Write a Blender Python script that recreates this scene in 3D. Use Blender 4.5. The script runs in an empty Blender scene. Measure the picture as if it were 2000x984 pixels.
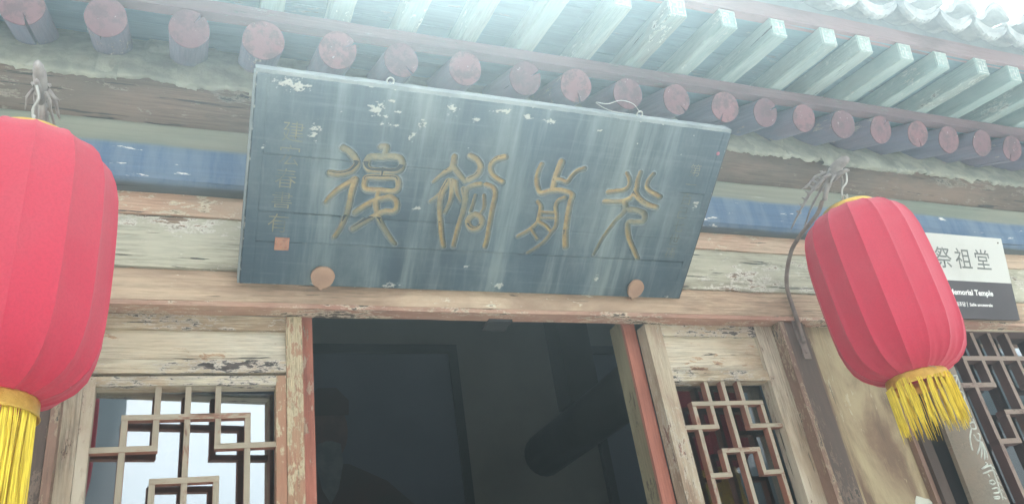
import bpy, bmesh, math, random
import numpy as np
from mathutils import Vector, Matrix, Euler

# ------------------------------------------------------------------ camera, sky, sun, exposure
sc = bpy.context.scene
C = sc.collection
rng = np.random.default_rng(7)
random.seed(7)
CAM = Vector((0, 0, 1.6))
YAW, PITCH, ROLL = math.radians(25.0815), math.radians(28.3639), math.radians(-9.3656)
fwd = Vector((math.sin(YAW) * math.cos(PITCH), math.cos(YAW) * math.cos(PITCH), math.sin(PITCH)))
rt = Vector((math.cos(YAW), -math.sin(YAW), 0))
up = rt.cross(fwd)
r2 = rt * math.cos(ROLL) + up * math.sin(ROLL)
u2 = -rt * math.sin(ROLL) + up * math.cos(ROLL)
cd = bpy.data.cameras.new('camera')
cam = bpy.data.objects.new('camera', cd)
C.objects.link(cam)
cam.matrix_world = Matrix(((r2.x, u2.x, -fwd.x, CAM.x), (r2.y, u2.y, -fwd.y, CAM.y), (r2.z, u2.z, -fwd.z, CAM.z), (0, 0, 0, 1)))
cd.sensor_width = 36
cd.lens = 28.28
cd.clip_start = .05
cd.clip_end = 2000
sc.camera = cam

SUN_EL, SUN_AZ = math.radians(63), math.radians(24)      # azimuth from +Y clockwise: high behind the roof, to the right
w = bpy.data.worlds.new('World')
sc.world = w
w.use_nodes = True
wn = w.node_tree
bg = wn.nodes['Background']
sky = wn.nodes.new('ShaderNodeTexSky')
sky.sky_type = 'NISHITA'
sky.sun_disc = False
sky.sun_elevation = SUN_EL
sky.sun_rotation = SUN_AZ
sky.air_density = 1.0
sky.dust_density = 6.0
sky.ozone_density = 1.0
hs = wn.nodes.new('ShaderNodeHueSaturation')                # overcast: the blue is mostly gone
hs.inputs['Saturation'].default_value = .03
wn.links.new(sky.outputs[0], hs.inputs['Color'])
wn.links.new(hs.outputs[0], bg.inputs[0])
bg.inputs[1].default_value = .15
sd = bpy.data.lights.new('sun', 'SUN')
sd.energy = 3.6
sd.angle = math.radians(8)
sd.color = (1, .96, .9)
sun = bpy.data.objects.new('sun', sd)
C.objects.link(sun)
sdir = Vector((math.sin(SUN_AZ) * math.cos(SUN_EL), math.cos(SUN_AZ) * math.cos(SUN_EL), math.sin(SUN_EL)))
sun.rotation_euler = sdir.to_track_quat('Z', 'Y').to_euler()
sun.location = sdir * 30
vs = sc.view_settings
vs.view_transform = 'Standard'
vs.look = 'None'
vs.exposure = 2.84
vs.gamma = 1
sc.cycles.use_denoising = True
sc.cycles.max_bounces = 8
sc.cycles.diffuse_bounces = 5
sc.cycles.volume_bounces = 0

# ------------------------------------------------------------------ node helpers
class G:
    """a small node-tree writer"""
    def __init__(s, nt): s.nt = nt
    def n(s, t, ins=None, **props):
        nd = s.nt.nodes.new(t)
        for k, v in props.items(): setattr(nd, k, v)
        for k, v in (ins or {}).items():
            if isinstance(v, bpy.types.NodeSocket): s.nt.links.new(v, nd.inputs[k])
            else: nd.inputs[k].default_value = v
        return nd
    def coords(s, sc_=(1, 1, 1), base=None):
        if base is None:
            tc = s.n('ShaderNodeTexCoord').outputs['Object']
            oi = s.n('ShaderNodeObjectInfo').outputs['Random']
            off = s.n('ShaderNodeVectorMath', {0: oi, 1: (17., 31., 23.)}, operation='MULTIPLY').outputs[0]
            base = s.n('ShaderNodeVectorMath', {0: tc, 1: off}, operation='ADD').outputs[0]
        return base, s.n('ShaderNodeVectorMath', {0: base, 1: sc_}, operation='MULTIPLY').outputs[0]
    def scl(s, base, k): return s.n('ShaderNodeVectorMath', {0: base, 1: k}, operation='MULTIPLY').outputs[0]
    def noise(s, vec, scale, detail=4, rough=.55, dist=0):
        return s.n('ShaderNodeTexNoise', {'Vector': vec, 'Scale': scale, 'Detail': detail, 'Roughness': rough, 'Distortion': dist}).outputs['Fac']
    def step(s, fac, a, b):
        return s.n('ShaderNodeMapRange', {'Value': fac, 'From Min': a, 'From Max': b}, interpolation_type='SMOOTHSTEP').outputs[0]
    def math(s, op, a, b=0.): return s.n('ShaderNodeMath', {0: a, 1: b}, operation=op, use_clamp=(op != 'SUBTRACT')).outputs[0]
    def mix(s, fac, a, b, blend='MIX'):
        nd = s.nt.nodes.new('ShaderNodeMix')
        nd.data_type = 'RGBA'
        nd.blend_type = blend
        for i, v in ((0, fac), (6, a), (7, b)):
            if isinstance(v, bpy.types.NodeSocket): s.nt.links.new(v, nd.inputs[i])
            else: nd.inputs[i].default_value = v if i == 0 else (*v, 1) if len(v) == 3 else v
        return nd.outputs[2]
    def bump(s, h, strength=.3, dist=.003):
        return s.n('ShaderNodeBump', {'Height': h, 'Strength': strength, 'Distance': dist}).outputs[0]

def new_mat(name):
    m = bpy.data.materials.new(name)
    m.use_nodes = True
    g = G(m.node_tree)
    return m, g, m.node_tree.nodes['Principled BSDF']

def setp(g, p, **kw):
    for k, v in kw.items():
        k = k.replace('_', ' ')
        if isinstance(v, bpy.types.NodeSocket): g.nt.links.new(v, p.inputs[k])
        elif isinstance(v, tuple) and len(v) == 3 and k in ('Base Color', 'Emission Color', 'Sheen Tint'): p.inputs[k].default_value = (*v, 1)
        else: p.inputs[k].default_value = v

STR = {'X': (.35, 1, 1), 'Y': (1, .35, 1), 'Z': (1, 1, .35)}
FIN = {'X': (.045, 1, 1), 'Y': (1, .045, 1), 'Z': (1, 1, .045)}
def wood(name, paint, paint2, bare, axis='X', peel=.5, crack=.72, S=1., rough=.85, bump=.6, under=None, grain=.35, front=None, specks=0., stain=None, stain_amt=.6):
    """weathered painted timber: blotchy paint, grime, clusters of flakes down to a primer and bare wood, broken grain and cracks"""
    m, g, p = new_mat(name)
    base, v1 = g.coords(STR[axis])
    blot = g.noise(v1, 5 * S, 9, .66, .7)
    big = g.noise(v1, 1.9 * S, 5, .6, .4)
    col = g.mix(g.step(blot, .36, .64), paint, paint2)
    if stain is None: stain = tuple(c * k for c, k in zip(paint2, (.55, .47, .42)))
    sm = g.step(g.math('ADD', g.math('MULTIPLY', big, .65), g.math('MULTIPLY', blot, .35)), .50, .64)
    col = g.mix(g.math('MULTIPLY', sm, stain_amt), col, stain)
    vf = g.scl(base, FIN[axis])
    fine = g.noise(vf, 150 * S, 6, .75, .15)
    ffl = g.noise(v1, 46 * S, 9, .74, .3)
    fbig = g.noise(v1, 5.5 * S, 5, .6, .5)
    pn = g.math('ADD', g.math('MULTIPLY', ffl, .55), g.math('MULTIPLY', fbig, .45))
    if front is not None:      # weathering is heavier on faces that look out to the courtyard
        gn = g.n('ShaderNodeNewGeometry').outputs['Normal']
        fy = g.n('ShaderNodeSeparateXYZ', {0: gn}).outputs[1]
        fm = g.step(g.math('MULTIPLY', fy, -1.), .3, .8)
        col = g.mix(g.math('MULTIPLY', fm, g.step(pn, .38, .47)), col, front)
    pm = g.step(pn, peel + .012, peel - .012)
    pm2 = g.step(pn, peel - .028, peel - .046)
    bt = g.mix(g.step(fine, .35, .65), tuple(c * .5 for c in bare), tuple(c * 1.25 for c in bare))
    col = g.mix(pm, col, under if under else bt)
    col = g.mix(pm2, col, bt)
    patchy = g.math('MULTIPLY', g.step(g.noise(v1, 7 * S, 4, .6), .35, .6), grain)
    col = g.mix(patchy, col, g.mix(g.step(fine, .32, .66), (.34, .32, .30), (1.12, 1.1, 1.08)), 'MULTIPLY')
    cr = g.noise(g.scl(base, tuple(.06 if k == .35 else 1 for k in STR[axis])), 48 * S, 4, .62, .3)
    cm = g.step(cr, crack - .03, crack - .012)
    col = g.mix(g.math('MULTIPLY', cm, .85), col, (.03, .026, .022))
    if specks:
        sp = g.step(g.noise(v1, 40 * S, 6, .7), specks, specks + .02)
        col = g.mix(sp, col, (.62, .62, .58))
    h = g.math('SUBTRACT', g.math('ADD', g.math('MULTIPLY', fine, .3), g.math('MULTIPLY', g.math('SUBTRACT', 1., pm), .6)), g.math('MULTIPLY', cm, .8))
    setp(g, p, Base_Color=col, Roughness=rough, Normal=g.bump(h, bump, .003))
    return m

def plain(name, c1, c2, scale=8., rough=.8, bump=.2, metallic=0., detail=6, lo=.35, hi=.65):
    m, g, p = new_mat(name)
    base, _ = g.coords()
    nz = g.noise(base, scale, detail, .6)
    setp(g, p, Base_Color=g.mix(g.step(nz, lo, hi), c1, c2), Roughness=rough, Metallic=metallic,
         Normal=g.bump(g.noise(base, scale * 7, 4, .6), bump, .003))
    return m

# ------------------------------------------------------------------ object helpers
def tag(o, label=None, cat=None, group=None, kind=None):
    for k, v in (('label', label), ('category', cat), ('group', group), ('kind', kind)):
        if v: o[k] = v
    return o
def empty(name, loc=(0, 0, 0), rot=(0, 0, 0)):
    o = bpy.data.objects.new(name, None)
    o.location = loc
    o.rotation_euler = rot
    C.objects.link(o)
    return o
def link(name, me, m=None, parent=None, loc=None, smooth=False):
    if m and not me.materials: me.materials.append(m)
    if smooth: me.shade_smooth()
    o = bpy.data.objects.new(name, me)
    C.objects.link(o)
    if parent: o.parent = parent
    if loc: o.location = loc
    return o
def finish(name, bm, m=None, parent=None, loc=None, smooth=False, recalc=True):
    if recalc: bmesh.ops.recalc_face_normals(bm, faces=bm.faces)
    me = bpy.data.meshes.new(name)
    bm.to_mesh(me)
    bm.free()
    return link(name, me, m, parent, loc, smooth)
def add_box(bm, x0, x1, y0, y1, z0, z1, bev=0., nx=1, jit=0.):
    """a bevelled box; nx cuts along x with a little unevenness make an old sawn timber of it"""
    vs_ = [[[bm.verts.new((x, y, z)) for z in (z0, z1)] for y in (y0, y1)] for x in np.linspace(x0, x1, nx + 1)]
    fs = []
    for i in range(nx):
        a, b = vs_[i], vs_[i + 1]
        fs += [bm.faces.new(q) for q in ((a[0][0], b[0][0], b[0][1], a[0][1]), (a[1][0], a[1][1], b[1][1], b[1][0]),
                                         (a[0][0], a[1][0], b[1][0], b[0][0]), (a[0][1], b[0][1], b[1][1], a[1][1]))]
    a, b = vs_[0], vs_[-1]
    fs += [bm.faces.new((a[0][0], a[0][1], a[1][1], a[1][0])), bm.faces.new((b[0][0], b[1][0], b[1][1], b[0][1]))]
    if bev:
        es = {e for f in fs for e in f.edges if len(e.link_faces) == 2 and e.calc_face_angle(0) > .5}
        bmesh.ops.bevel(bm, geom=list(es), offset=bev, segments=1, affect='EDGES')
    if jit:
        for v in bm.verts:
            if x0 + 1e-4 < v.co.x < x1 - 1e-4:
                v.co.y += random.uniform(-jit, jit) * .6
                v.co.z += random.uniform(-jit, jit)
def box(name, x0, x1, y0, y1, z0, z1, m, parent=None, bev=.003, nx=1, jit=0.):
    bm = bmesh.new()
    add_box(bm, x0, x1, y0, y1, z0, z1, bev, nx, jit)
    return finish(name, bm, m, parent)
def add_tube(bm, pts, radii, n=8, caps=True, flat=1.):
    """a tube along points; flat < 1 squeezes it across"""
    pts = [Vector(q) for q in pts]
    if not hasattr(radii, '__len__'): radii = [radii] * len(pts)
    rings, ref = [], None
    for i, q in enumerate(pts):
        t = (pts[min(i + 1, len(pts) - 1)] - pts[max(i - 1, 0)]).normalized()
        if ref is None: ref = t.orthogonal().normalized() if abs(t.x) > .6 else Vector((1, 0, 0))
        a = (ref - t * ref.dot(t)).normalized()
        b = t.cross(a)
        ref = a
        rings.append([bm.verts.new(q + (a * math.cos(k * 2 * math.pi / n) * flat + b * math.sin(k * 2 * math.pi / n)) * radii[i]) for k in range(n)])
    for r0, r1 in zip(rings, rings[1:]):
        for k in range(n): bm.faces.new((r0[k], r0[(k + 1) % n], r1[(k + 1) % n], r1[k]))
    if caps:
        bm.faces.new(rings[0][::-1])
        bm.faces.new(rings[-1])
    return rings
def tube(name, pts, radii, m, parent=None, n=8, flat=1., smooth=True):
    bm = bmesh.new()
    add_tube(bm, pts, radii, n, True, flat)
    return finish(name, bm, m, parent, smooth=smooth)
def smooth_path(pts, k=6):
    """Catmull-Rom through the points"""
    P = [Vector(q) for q in pts]
    P = [P[0] * 2 - P[1]] + P + [P[-1] * 2 - P[-2]]
    out = []
    for i in range(1, len(P) - 2):
        for j in range(k):
            t = j / k
            out.append(.5 * ((2 * P[i]) + (P[i + 1] - P[i - 1]) * t + (2 * P[i - 1] - 5 * P[i] + 4 * P[i + 1] - P[i + 2]) * t * t
                             + (3 * P[i] - P[i - 1] - 3 * P[i + 1] + P[i + 2]) * t ** 3))
    return out + [P[-2]]
def vnoise(x, y, seed=0, octaves=4, rough=.55):
    """value noise on numpy arrays, 0..1"""
    r = np.random.default_rng(seed)
    T = r.random((128, 128))
    out, amp, tot = np.zeros(np.broadcast(x, y).shape), 1., 0.
    for o in range(octaves):
        xx, yy = x * 2 ** o + 11.3 * o, y * 2 ** o + 5.7 * o
        xi, yi = np.floor(xx).astype(int), np.floor(yy).astype(int)
        fx, fy = xx - xi, yy - yi
        fx, fy = fx * fx * (3 - 2 * fx), fy * fy * (3 - 2 * fy)
        a, b = T[xi % 128, yi % 128], T[(xi + 1) % 128, yi % 128]
        c, d = T[xi % 128, (yi + 1) % 128], T[(xi + 1) % 128, (yi + 1) % 128]
        out += amp * ((a * (1 - fx) + b * fx) * (1 - fy) + (c * (1 - fx) + d * fx) * fy)
        tot += amp
        amp *= rough
    return out / tot
def np_mesh(name, V, F, attr=None):
    me = bpy.data.meshes.new(name)
    me.vertices.add(len(V))
    me.vertices.foreach_set('co', np.asarray(V, np.float32).ravel())
    k = F.shape[1]
    me.loops.add(len(F) * k)
    me.loops.foreach_set('vertex_index', F.astype(np.int32).ravel())
    me.polygons.add(len(F))
    me.polygons.foreach_set('loop_start', np.arange(0, len(F) * k, k, dtype=np.int32))
    if attr is not None:
        at = me.color_attributes.new('wear', 'FLOAT_COLOR', 'POINT')
        at.data.foreach_set('color', np.asarray(attr, np.float32).ravel())
    me.update()
    me.validate()
    return me
def text_mesh(body, size, align='LEFT', offset=0., extrude=0.):
    cu = bpy.data.curves.new('text', 'FONT')
    cu.body = body
    cu.size = size
    cu.align_x = align
    cu.offset = offset
    cu.extrude = extrude
    cu.resolution_u = 3
    o = bpy.data.objects.new('text', cu)
    C.objects.link(o)
    dg = bpy.context.evaluated_depsgraph_get()
    me = bpy.data.meshes.new_from_object(o.evaluated_get(dg))
    bpy.data.objects.remove(o)
    return me
def dup(o, parent=None, loc=None):
    c = o.copy()
    C.objects.link(c)
    if parent: c.parent = parent
    if loc is not None: c.location = loc
    return c

# ------------------------------------------------------------------ materials
M = {}
M['leaf'] = wood('weathered_cream_paint', (0.507, 0.45, 0.356), (0.396, 0.315, 0.225), (0.187, 0.113, 0.0821), 'Z', .46, .695, 1.2, under=(0.462, 0.372, 0.287), grain=.75)
M['leaf_mixed'] = wood('flaking_cream_stile', (0.437, 0.369, 0.271), (0.342, 0.242, 0.171), (0.247, 0.131, 0.094), 'Z', .475, .715, 1.6, under=(0.475, 0.427, 0.343), grain=.5)
M['leaf_x'] = wood('weathered_cream_rail', (0.545, 0.497, 0.378), (0.417, 0.319, 0.214), (0.087, 0.071, 0.0651), 'X', .478, .69, 1.5, under=(0.533, 0.485, 0.416), grain=.75)
M['leaf_panel'] = wood('cream_panel_paint', (0.58, 0.538, 0.435), (0.51, 0.432, 0.316), (0.255, 0.14, 0.0912), 'X', .435, .71, 1., under=(0.441, 0.293, 0.183), grain=.65, stain=(0.348, 0.222, 0.127))
M['leaf_right_stile'] = wood('flaking_red_brown_stile', (.33, .165, .105), (.38, .24, .15), (.44, .36, .23), 'Z', .50, .725, 1.6, under=(.47, .40, .27), grain=.5)
M['bar'] = wood('lattice_bar_paint', (.28, .105, .065), (.22, .09, .058), (.2, .15, .1), 'X', .38, .74, 2.2, front=(.33, .285, .215))
M['bar_z'] = wood('lattice_bar_paint_upright', (.28, .105, .065), (.22, .09, .058), (.2, .15, .1), 'Z', .38, .74, 2.2, front=(.33, .285, .215))
M['dark_bar'] = wood('dark_lattice_paint', (.115, .06, .052), (.09, .05, .044), (.16, .12, .08), 'X', .34, .78, 2.2, front=(.25, .19, .155))
M['dark_bar_z'] = wood('dark_lattice_paint_upright', (.115, .06, .052), (.09, .05, .044), (.16, .12, .08), 'Z', .34, .78, 2.2, front=(.25, .19, .155))
M['jamb_red'] = wood('faded_red_jamb', (.46, .175, .125), (.34, .125, .09), (.40, .29, .2), 'Z', .435, .74, 1.1, under=(.45, .33, .25), grain=.4)
M['jamb_grey'] = wood('grey_jamb_side', (.28, .245, .15), (.20, .165, .10), (.13, .095, .06), 'Z', .41, .69, 1., grain=.5)
M['lintel'] = wood('bare_pinkish_lintel', (0.56, 0.43, 0.305), (0.412, 0.285, 0.197), (0.191, 0.138, 0.0986), 'X', .445, .70, .8, under=(0.677, 0.637, 0.513), grain=.8, stain=(0.22, 0.147, 0.103))
M['lintel_lip'] = wood('peeling_pink_lip', (0.368, 0.196, 0.144), (0.483, 0.322, 0.236), (0.103, 0.069, 0.0517), 'X', .475, .70, 1.6, under=(0.598, 0.494, 0.38), grain=.5)
M['pale_plank'] = wood('pale_green_plank', (0.483, 0.463, 0.362), (0.383, 0.362, 0.273), (0.255, 0.175, 0.118), 'X', .45, .662, 1., under=(0.617, 0.591, 0.517), grain=.8, stain=(0.228, 0.195, 0.14))
M['pink_band'] = wood('faded_pink_plank', (0.508, 0.323, 0.221), (0.568, 0.435, 0.318), (0.329, 0.226, 0.155), 'X', .44, .70, 1., under=(0.628, 0.558, 0.423), grain=.55)
M['post'] = wood('brown_post', (.115, .082, .067), (.088, .064, .053), (.06, .043, .036), 'Z', .42, .74, 1., under=(.19, .14, .11), grain=.4)
M['post_edge'] = wood('worn_pink_post_edge', (0.24, 0.147, 0.108), (0.192, 0.116, 0.0842), (0.096, 0.0683, 0.0486), 'Z', .455, .72, 1.5, under=(0.346, 0.273, 0.194), grain=.45)
M['side_panel'] = wood('stained_side_panel', (.36, .29, .175), (.175, .11, .07), (.40, .35, .235), 'Z', .41, .74, 1.2, under=(.43, .38, .265), grain=.55, stain=(.12, .078, .052), stain_amt=.8)
M['column'] = wood('dark_column', (.05, .04, .037), (.036, .033, .033), (.08, .07, .065), 'Z', .38, .76, .8, grain=.2)
M['purlin'] = wood('bare_brown_log', (0.19, 0.129, 0.0978), (0.138, 0.109, 0.0862), (0.0575, 0.0483, 0.0425), 'X', .45, .655, .8, under=(0.253, 0.224, 0.178), grain=.65, specks=.74)
M['rafter'] = wood('dark_red_rafter', (0.255, 0.216, 0.286), (0.2, 0.216, 0.306), (0.419, 0.352, 0.359), 'Y', .40, .74, .9, grain=.3)
m_, g_, p_ = new_mat('faded_red_rafter_end')
b_, _ = g_.coords()
rnd_ = g_.n('ShaderNodeObjectInfo').outputs['Random']
c_ = g_.mix(rnd_, (.225, .11, .125), (.155, .082, .10))
c_ = g_.mix(g_.math('MULTIPLY', g_.step(g_.noise(b_, 22, 8, .7), .44, .60), .75), c_, (.105, .066, .08))
c_ = g_.mix(g_.step(g_.noise(b_, 45, 6, .7), .655, .675), c_, (.36, .32, .31))
setp(g_, p_, Base_Color=c_, Roughness=.88, Normal=g_.bump(g_.noise(b_, 50, 5, .7), .4, .003))
M['rafter_end'] = m_
M['deck'] = wood('blue_grey_roof_board', (0.193, 0.314, 0.41), (0.154, 0.264, 0.352), (0.256, 0.289, 0.321), 'X', .39, .74, 1., grain=.3)
M['strip'] = wood('faded_pink_strip', (0.18, 0.108, 0.122), (0.156, 0.102, 0.118), (0.18, 0.156, 0.156), 'X', .40, .74, 1., grain=.3)
M['fascia'] = wood('pale_pink_fascia', (.30, .195, .20), (.25, .175, .18), (.2, .16, .16), 'X', .41, .73, 1., grain=.35)
M['flying'] = wood('pale_green_flying_rafter', (0.255, 0.357, 0.342), (0.35, 0.437, 0.408), (0.321, 0.336, 0.292), 'Y', .425, .72, 1.2, under=(0.482, 0.539, 0.482), grain=.4)
M['deck_light'] = wood('pale_blue_green_board', (0.155, 0.263, 0.297), (0.135, 0.23, 0.263), (0.203, 0.243, 0.243), 'X', .41, .74, 1., grain=.3)
M['white_paint'] = plain('white_mark_paint', (.47, .50, .47), (.28, .33, .31), 60, .8, .1)
M['mortar'] = plain('grey_green_mortar', (0.339, 0.343, 0.278), (0.238, 0.248, 0.207), 13, .95, .9)
M['tile'] = plain('grey_clay_tile', (0.23, 0.241, 0.241), (0.356, 0.368, 0.356), 9, .9, .35)
M['tile_dark'] = plain('grey_roof_bed', (.2, .21, .22), (.26, .27, .28), 6, .9, .5)
M['wall_in'] = plain('dim_plaster', (.21, .21, .19), (.175, .178, .16), 2.5, .95, .2)
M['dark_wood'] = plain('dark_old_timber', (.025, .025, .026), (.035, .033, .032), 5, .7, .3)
M['far_timber'] = plain('dark_far_timber', (0.0225, 0.0203, 0.0203), (0.0158, 0.0149, 0.0158), 1.5, .9, .2)
M['far_roof'] = plain('far_roof_tile', (.085, .09, .095), (.06, .065, .07), 3, .9, .4)
M['brick_wall'] = plain('grey_brick_wall', (.2, .2, .19), (.25, .245, .235), 5, .9, .4)
M['iron'] = plain('rusty_iron', (.24, .19, .165), (.17, .125, .11), 30, .75, .5, .2)
M['iron_pale'] = plain('weathered_dragon_iron', (.34, .31, .29), (.25, .22, .21), 30, .7, .5, .15)
M['rust_disc'] = plain('rusty_peg_head', (0.364, 0.225, 0.15), (0.298, 0.183, 0.126), 18, .8, .4)
M['wire'] = plain('galvanised_wire', (.5, .5, .48), (.4, .4, .39), 20, .5, .2, .6)

# ================================================================== the temple hall
HALL_AT = Vector((.9, 2.2, 0))
hall = tag(empty('temple_hall', HALL_AT), 'old timber temple hall with open doorway, peeling painted lattice doors and blue green eaves', 'temple hall')
INV = Matrix.Translation(-HALL_AT)
def H(o, label=None):
    """hang a world-built piece on the hall"""
    o.parent = hall
    o.matrix_parent_inverse = INV
    if label: o['label'] = label
    return o
def hbox(name, x0, x1, y0, y1, z0, z1, m, bev=.003, nx=1, jit=0., label=None):
    return H(box(name, x0, x1, y0, y1, z0, z1, M[m], None, bev, nx, jit), label)
XL, XR = -2.6, 5.2
# ---- platform, floor, walls of the room behind the doors
hbox('stone_platform', XL - .3, XR + .3, 1.25, 8.9, .004, .13, 'brick_wall', .01)
hbox('back_wall', XL, XR, 5.15, 5.4, .13, 5.05, 'wall_in', 0)
hbox('gable_wall', XL - .22, XL, 2.3, 8.4, .13, 3.95, 'brick_wall', 0)
hbox('gable_wall', XR, XR + .22, 2.3, 8.4, .13, 3.95, 'brick_wall', 0)
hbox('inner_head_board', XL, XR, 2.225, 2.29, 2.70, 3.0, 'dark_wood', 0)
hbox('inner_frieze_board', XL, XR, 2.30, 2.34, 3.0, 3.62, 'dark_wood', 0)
# ---- planks and beams over the doors
hbox('lintel', XL, XR, 2.150, 2.208, 2.668, 2.764, 'lintel', .003, 60, .0012, 'bare pinkish brown plank over the doorway')
hbox('lintel_edge', XL, XR, 2.146, 2.206, 2.651, 2.666, 'lintel_lip', .003, 90, .0014)
hbox('pale_plank', XL, XR, 2.141, 2.205, 2.766, 2.931, 'pale_plank', .004, 60, .0014, 'cracked pale green plank above the lintel')
hbox('pink_plank', XL, XR, 2.134, 2.20, 2.933, 3.012, 'pink_band', .004, 60, .0012)
# blue beam: blue below, green above, white flecks; its lower edge is rounded
mb, g, p = new_mat('blue_beam_paint')
base, v = g.coords((1, 1, 1))
z = g.n('ShaderNodeSeparateXYZ', {0: g.n('ShaderNodeTexCoord').outputs['Object']}).outputs[2]
wob = g.noise(g.scl(base, (.35, 1, 1)), 3.2, 5, .6)
zz = g.n('ShaderNodeMath', {0: z, 1: g.math('MULTIPLY', wob, .045)}, operation='ADD').outputs[0]
fine = g.noise(g.scl(base, (.03, 1, 1)), 90, 5, .7)
upr = g.noise(g.scl(base, (1, 1, .18)), 16, 6, .65)
blue = g.mix(g.step(upr, .35, .62), (.085, .145, .245), (.15, .21, .29))
green = g.mix(g.step(wob, .4, .6), (.19, .21, .165), (.245, .245, .19))
col = g.mix(g.step(zz, 3.147, 3.168), blue, green)
fl = g.step(g.noise(g.scl(base, (.16, 1, 1)), 36, 5, .7), .63, .655)
col = g.mix(g.math('MULTIPLY', fl, g.step(z, 3.16, 3.13)), col, (.75, .74, .70))
col = g.mix(g.step(zz, 3.042, 3.028), col, (.10, .115, .12))  # dark lower edge: shade under the beam put into the paint
cr = g.step(g.noise(g.scl(base, (.02, 1, 1)), 22, 3, .6), .70, .72)
col = g.mix(g.math('MULTIPLY', cr, .8), col, (.03, .03, .035))
col = g.mix(.25, col, g.mix(g.step(fine, .3, .7), (.4, .4, .4), (1, 1, 1)), 'MULTIPLY')
setp(g, p, Base_Color=col, Roughness=.85, Normal=g.bump(g.math('SUBTRACT', fine, cr), .4, .003))
M['blue_beam'] = mb
bm = bmesh.new()
prof = [(2.20, 3.004), (2.128, 3.004), (2.100, 3.010), (2.086, 3.022), (2.080, 3.04), (2.080, 3.205), (2.086, 3.216), (2.20, 3.216)]
nxs = np.linspace(XL, XR, 50)
rows = [[bm.verts.new((x, y + random.uniform(-.001, .001), zv + random.uniform(-.0012, .0012))) for y, zv in prof] for x in nxs]
for a, b in zip(rows, rows[1:]):
    for k in range(len(prof)): bm.faces.new((a[k], b[k], b[(k + 1) % 8], a[(k + 1) % 8]))
bm.faces.new(rows[0]); bm.faces.new(rows[-1][::-1])
H(finish('blue_beam', bm, mb), 'beam painted blue with a worn green upper band')
# round purlin with flats, splits and lumps
PY, PZ, PR = 2.26, 3.345, .18
nx, na = 260, 40
X, A = np.meshgrid(np.linspace(XL, XR, nx), np.linspace(0, 2 * math.pi, na, endpoint=False), indexing='ij')
rr = PR + .010 * (vnoise(X * 1.3, A * 1.2, 3) - .5) + .007 * (vnoise(X * 3, A * 9, 4, 5, .7) - .5)
split = vnoise(X * 1.1, A * 16, 5, 2)
rr -= .012 * np.clip((split - .70) / .06, 0, 1)
V = np.stack([X, PY - rr * np.cos(A), PZ + rr * np.sin(A)], -1).reshape(-1, 3)
I = np.arange(nx * na).reshape(nx, na)
F = np.stack([I[:-1], I[1:], np.roll(I, -1, 1)[1:], np.roll(I, -1, 1)[:-1]], -1).reshape(-1, 4)
H(link('purlin', np_mesh('purlin', V, F), M['purlin'], None, None, True), 'cracked bare brown log under the rafters')
# ---- rafters with red painted ends
P25 = math.radians(25.7)
AX = Vector((0, math.cos(P25), math.sin(P25)))
RX = [-.467, -.255, -.031, .183, .411, .618, .84, 1.063, 1.262, 1.478, 1.687, 1.909, 2.106, 2.297, 2.509, 2.715, 2.926, 3.119, 3.320, 3.524]
RX = [RX[0] - .21 * k for k in range(5, 0, -1)] + RX + [RX[-1] + .21 * k for k in range(1, 5)]
def rafter_meshes(crack, seed):
    r = random.Random(seed)
    out = []
    n = 28
    poly = []
    ph = r.uniform(0, 6)
    for k in range(n):
        a = 2 * math.pi * k / n
        rad = .0595 * (1 + .018 * math.sin(2 * a + ph) + .012 * math.sin(5 * a + ph * 2))
        poly.append((rad * math.cos(a), rad * math.sin(a)))
        if crack is not None and abs((a - crack + math.pi) % (2 * math.pi) - math.pi) < math.pi / n:
            poly.append((.022 * math.cos(a + .08), .022 * math.sin(a + .08)))
            a2 = a + .14
            poly.append((.0585 * math.cos(a2), .0585 * math.sin(a2)))
    def solid(name, y0, y1, cuts, m, k=1.):
        b = bmesh.new()
        rings = []
        for j, yy in enumerate(np.linspace(y0, y1, cuts)):
            s = k * (1 + .012 * math.sin(yy * 9 + ph))
            rings.append([b.verts.new((q[0] * s, yy, q[1] * s)) for q in poly])
        for r0, r1 in zip(rings, rings[1:]):
            for i in range(len(poly)): b.faces.new((r0[i], r0[(i + 1) % len(poly)], r1[(i + 1) % len(poly)], r1[i]))
        b.faces.new(rings[0]); b.faces.new(rings[-1][::-1])
        bmesh.ops.recalc_face_normals(b, faces=b.faces)
        me = bpy.data.meshes.new(name)
        b.to_mesh(me); b.free()
        me.materials.append(m)
        return me
    return solid('rafter', .004, 1.15, 6, M['rafter']), solid('painted_end', 0, .0035, 2, M['rafter_end'], 1.006)
variants = [rafter_meshes(c, i) for i, c in enumerate((None, 4.9, .55, 4.2, None, 5.3, 1.0, None))]
order = [0, 3, 4, 2, 7, 1, 0, 6, 4, 2, 5, 0, 2, 1, 4, 5, 3, 2, 0, 7, 6, 1, 4, 0, 3, 5, 7, 1, 0]
for i, x in enumerate(RX):
    a, b = variants[order[i % len(order)]]
    o = H(link('rafter', a, loc=(x, 1.93 + random.uniform(-.006, .006), 3.46 + random.uniform(-.002, .002))))
    o.rotation_euler = (P25, 0, 0)
    k_ = random.uniform(.955, 1.03)
    o.scale = (k_, 1, k_ * random.uniform(.97, 1.02))
    e = link('painted_end', b, parent=o)
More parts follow.
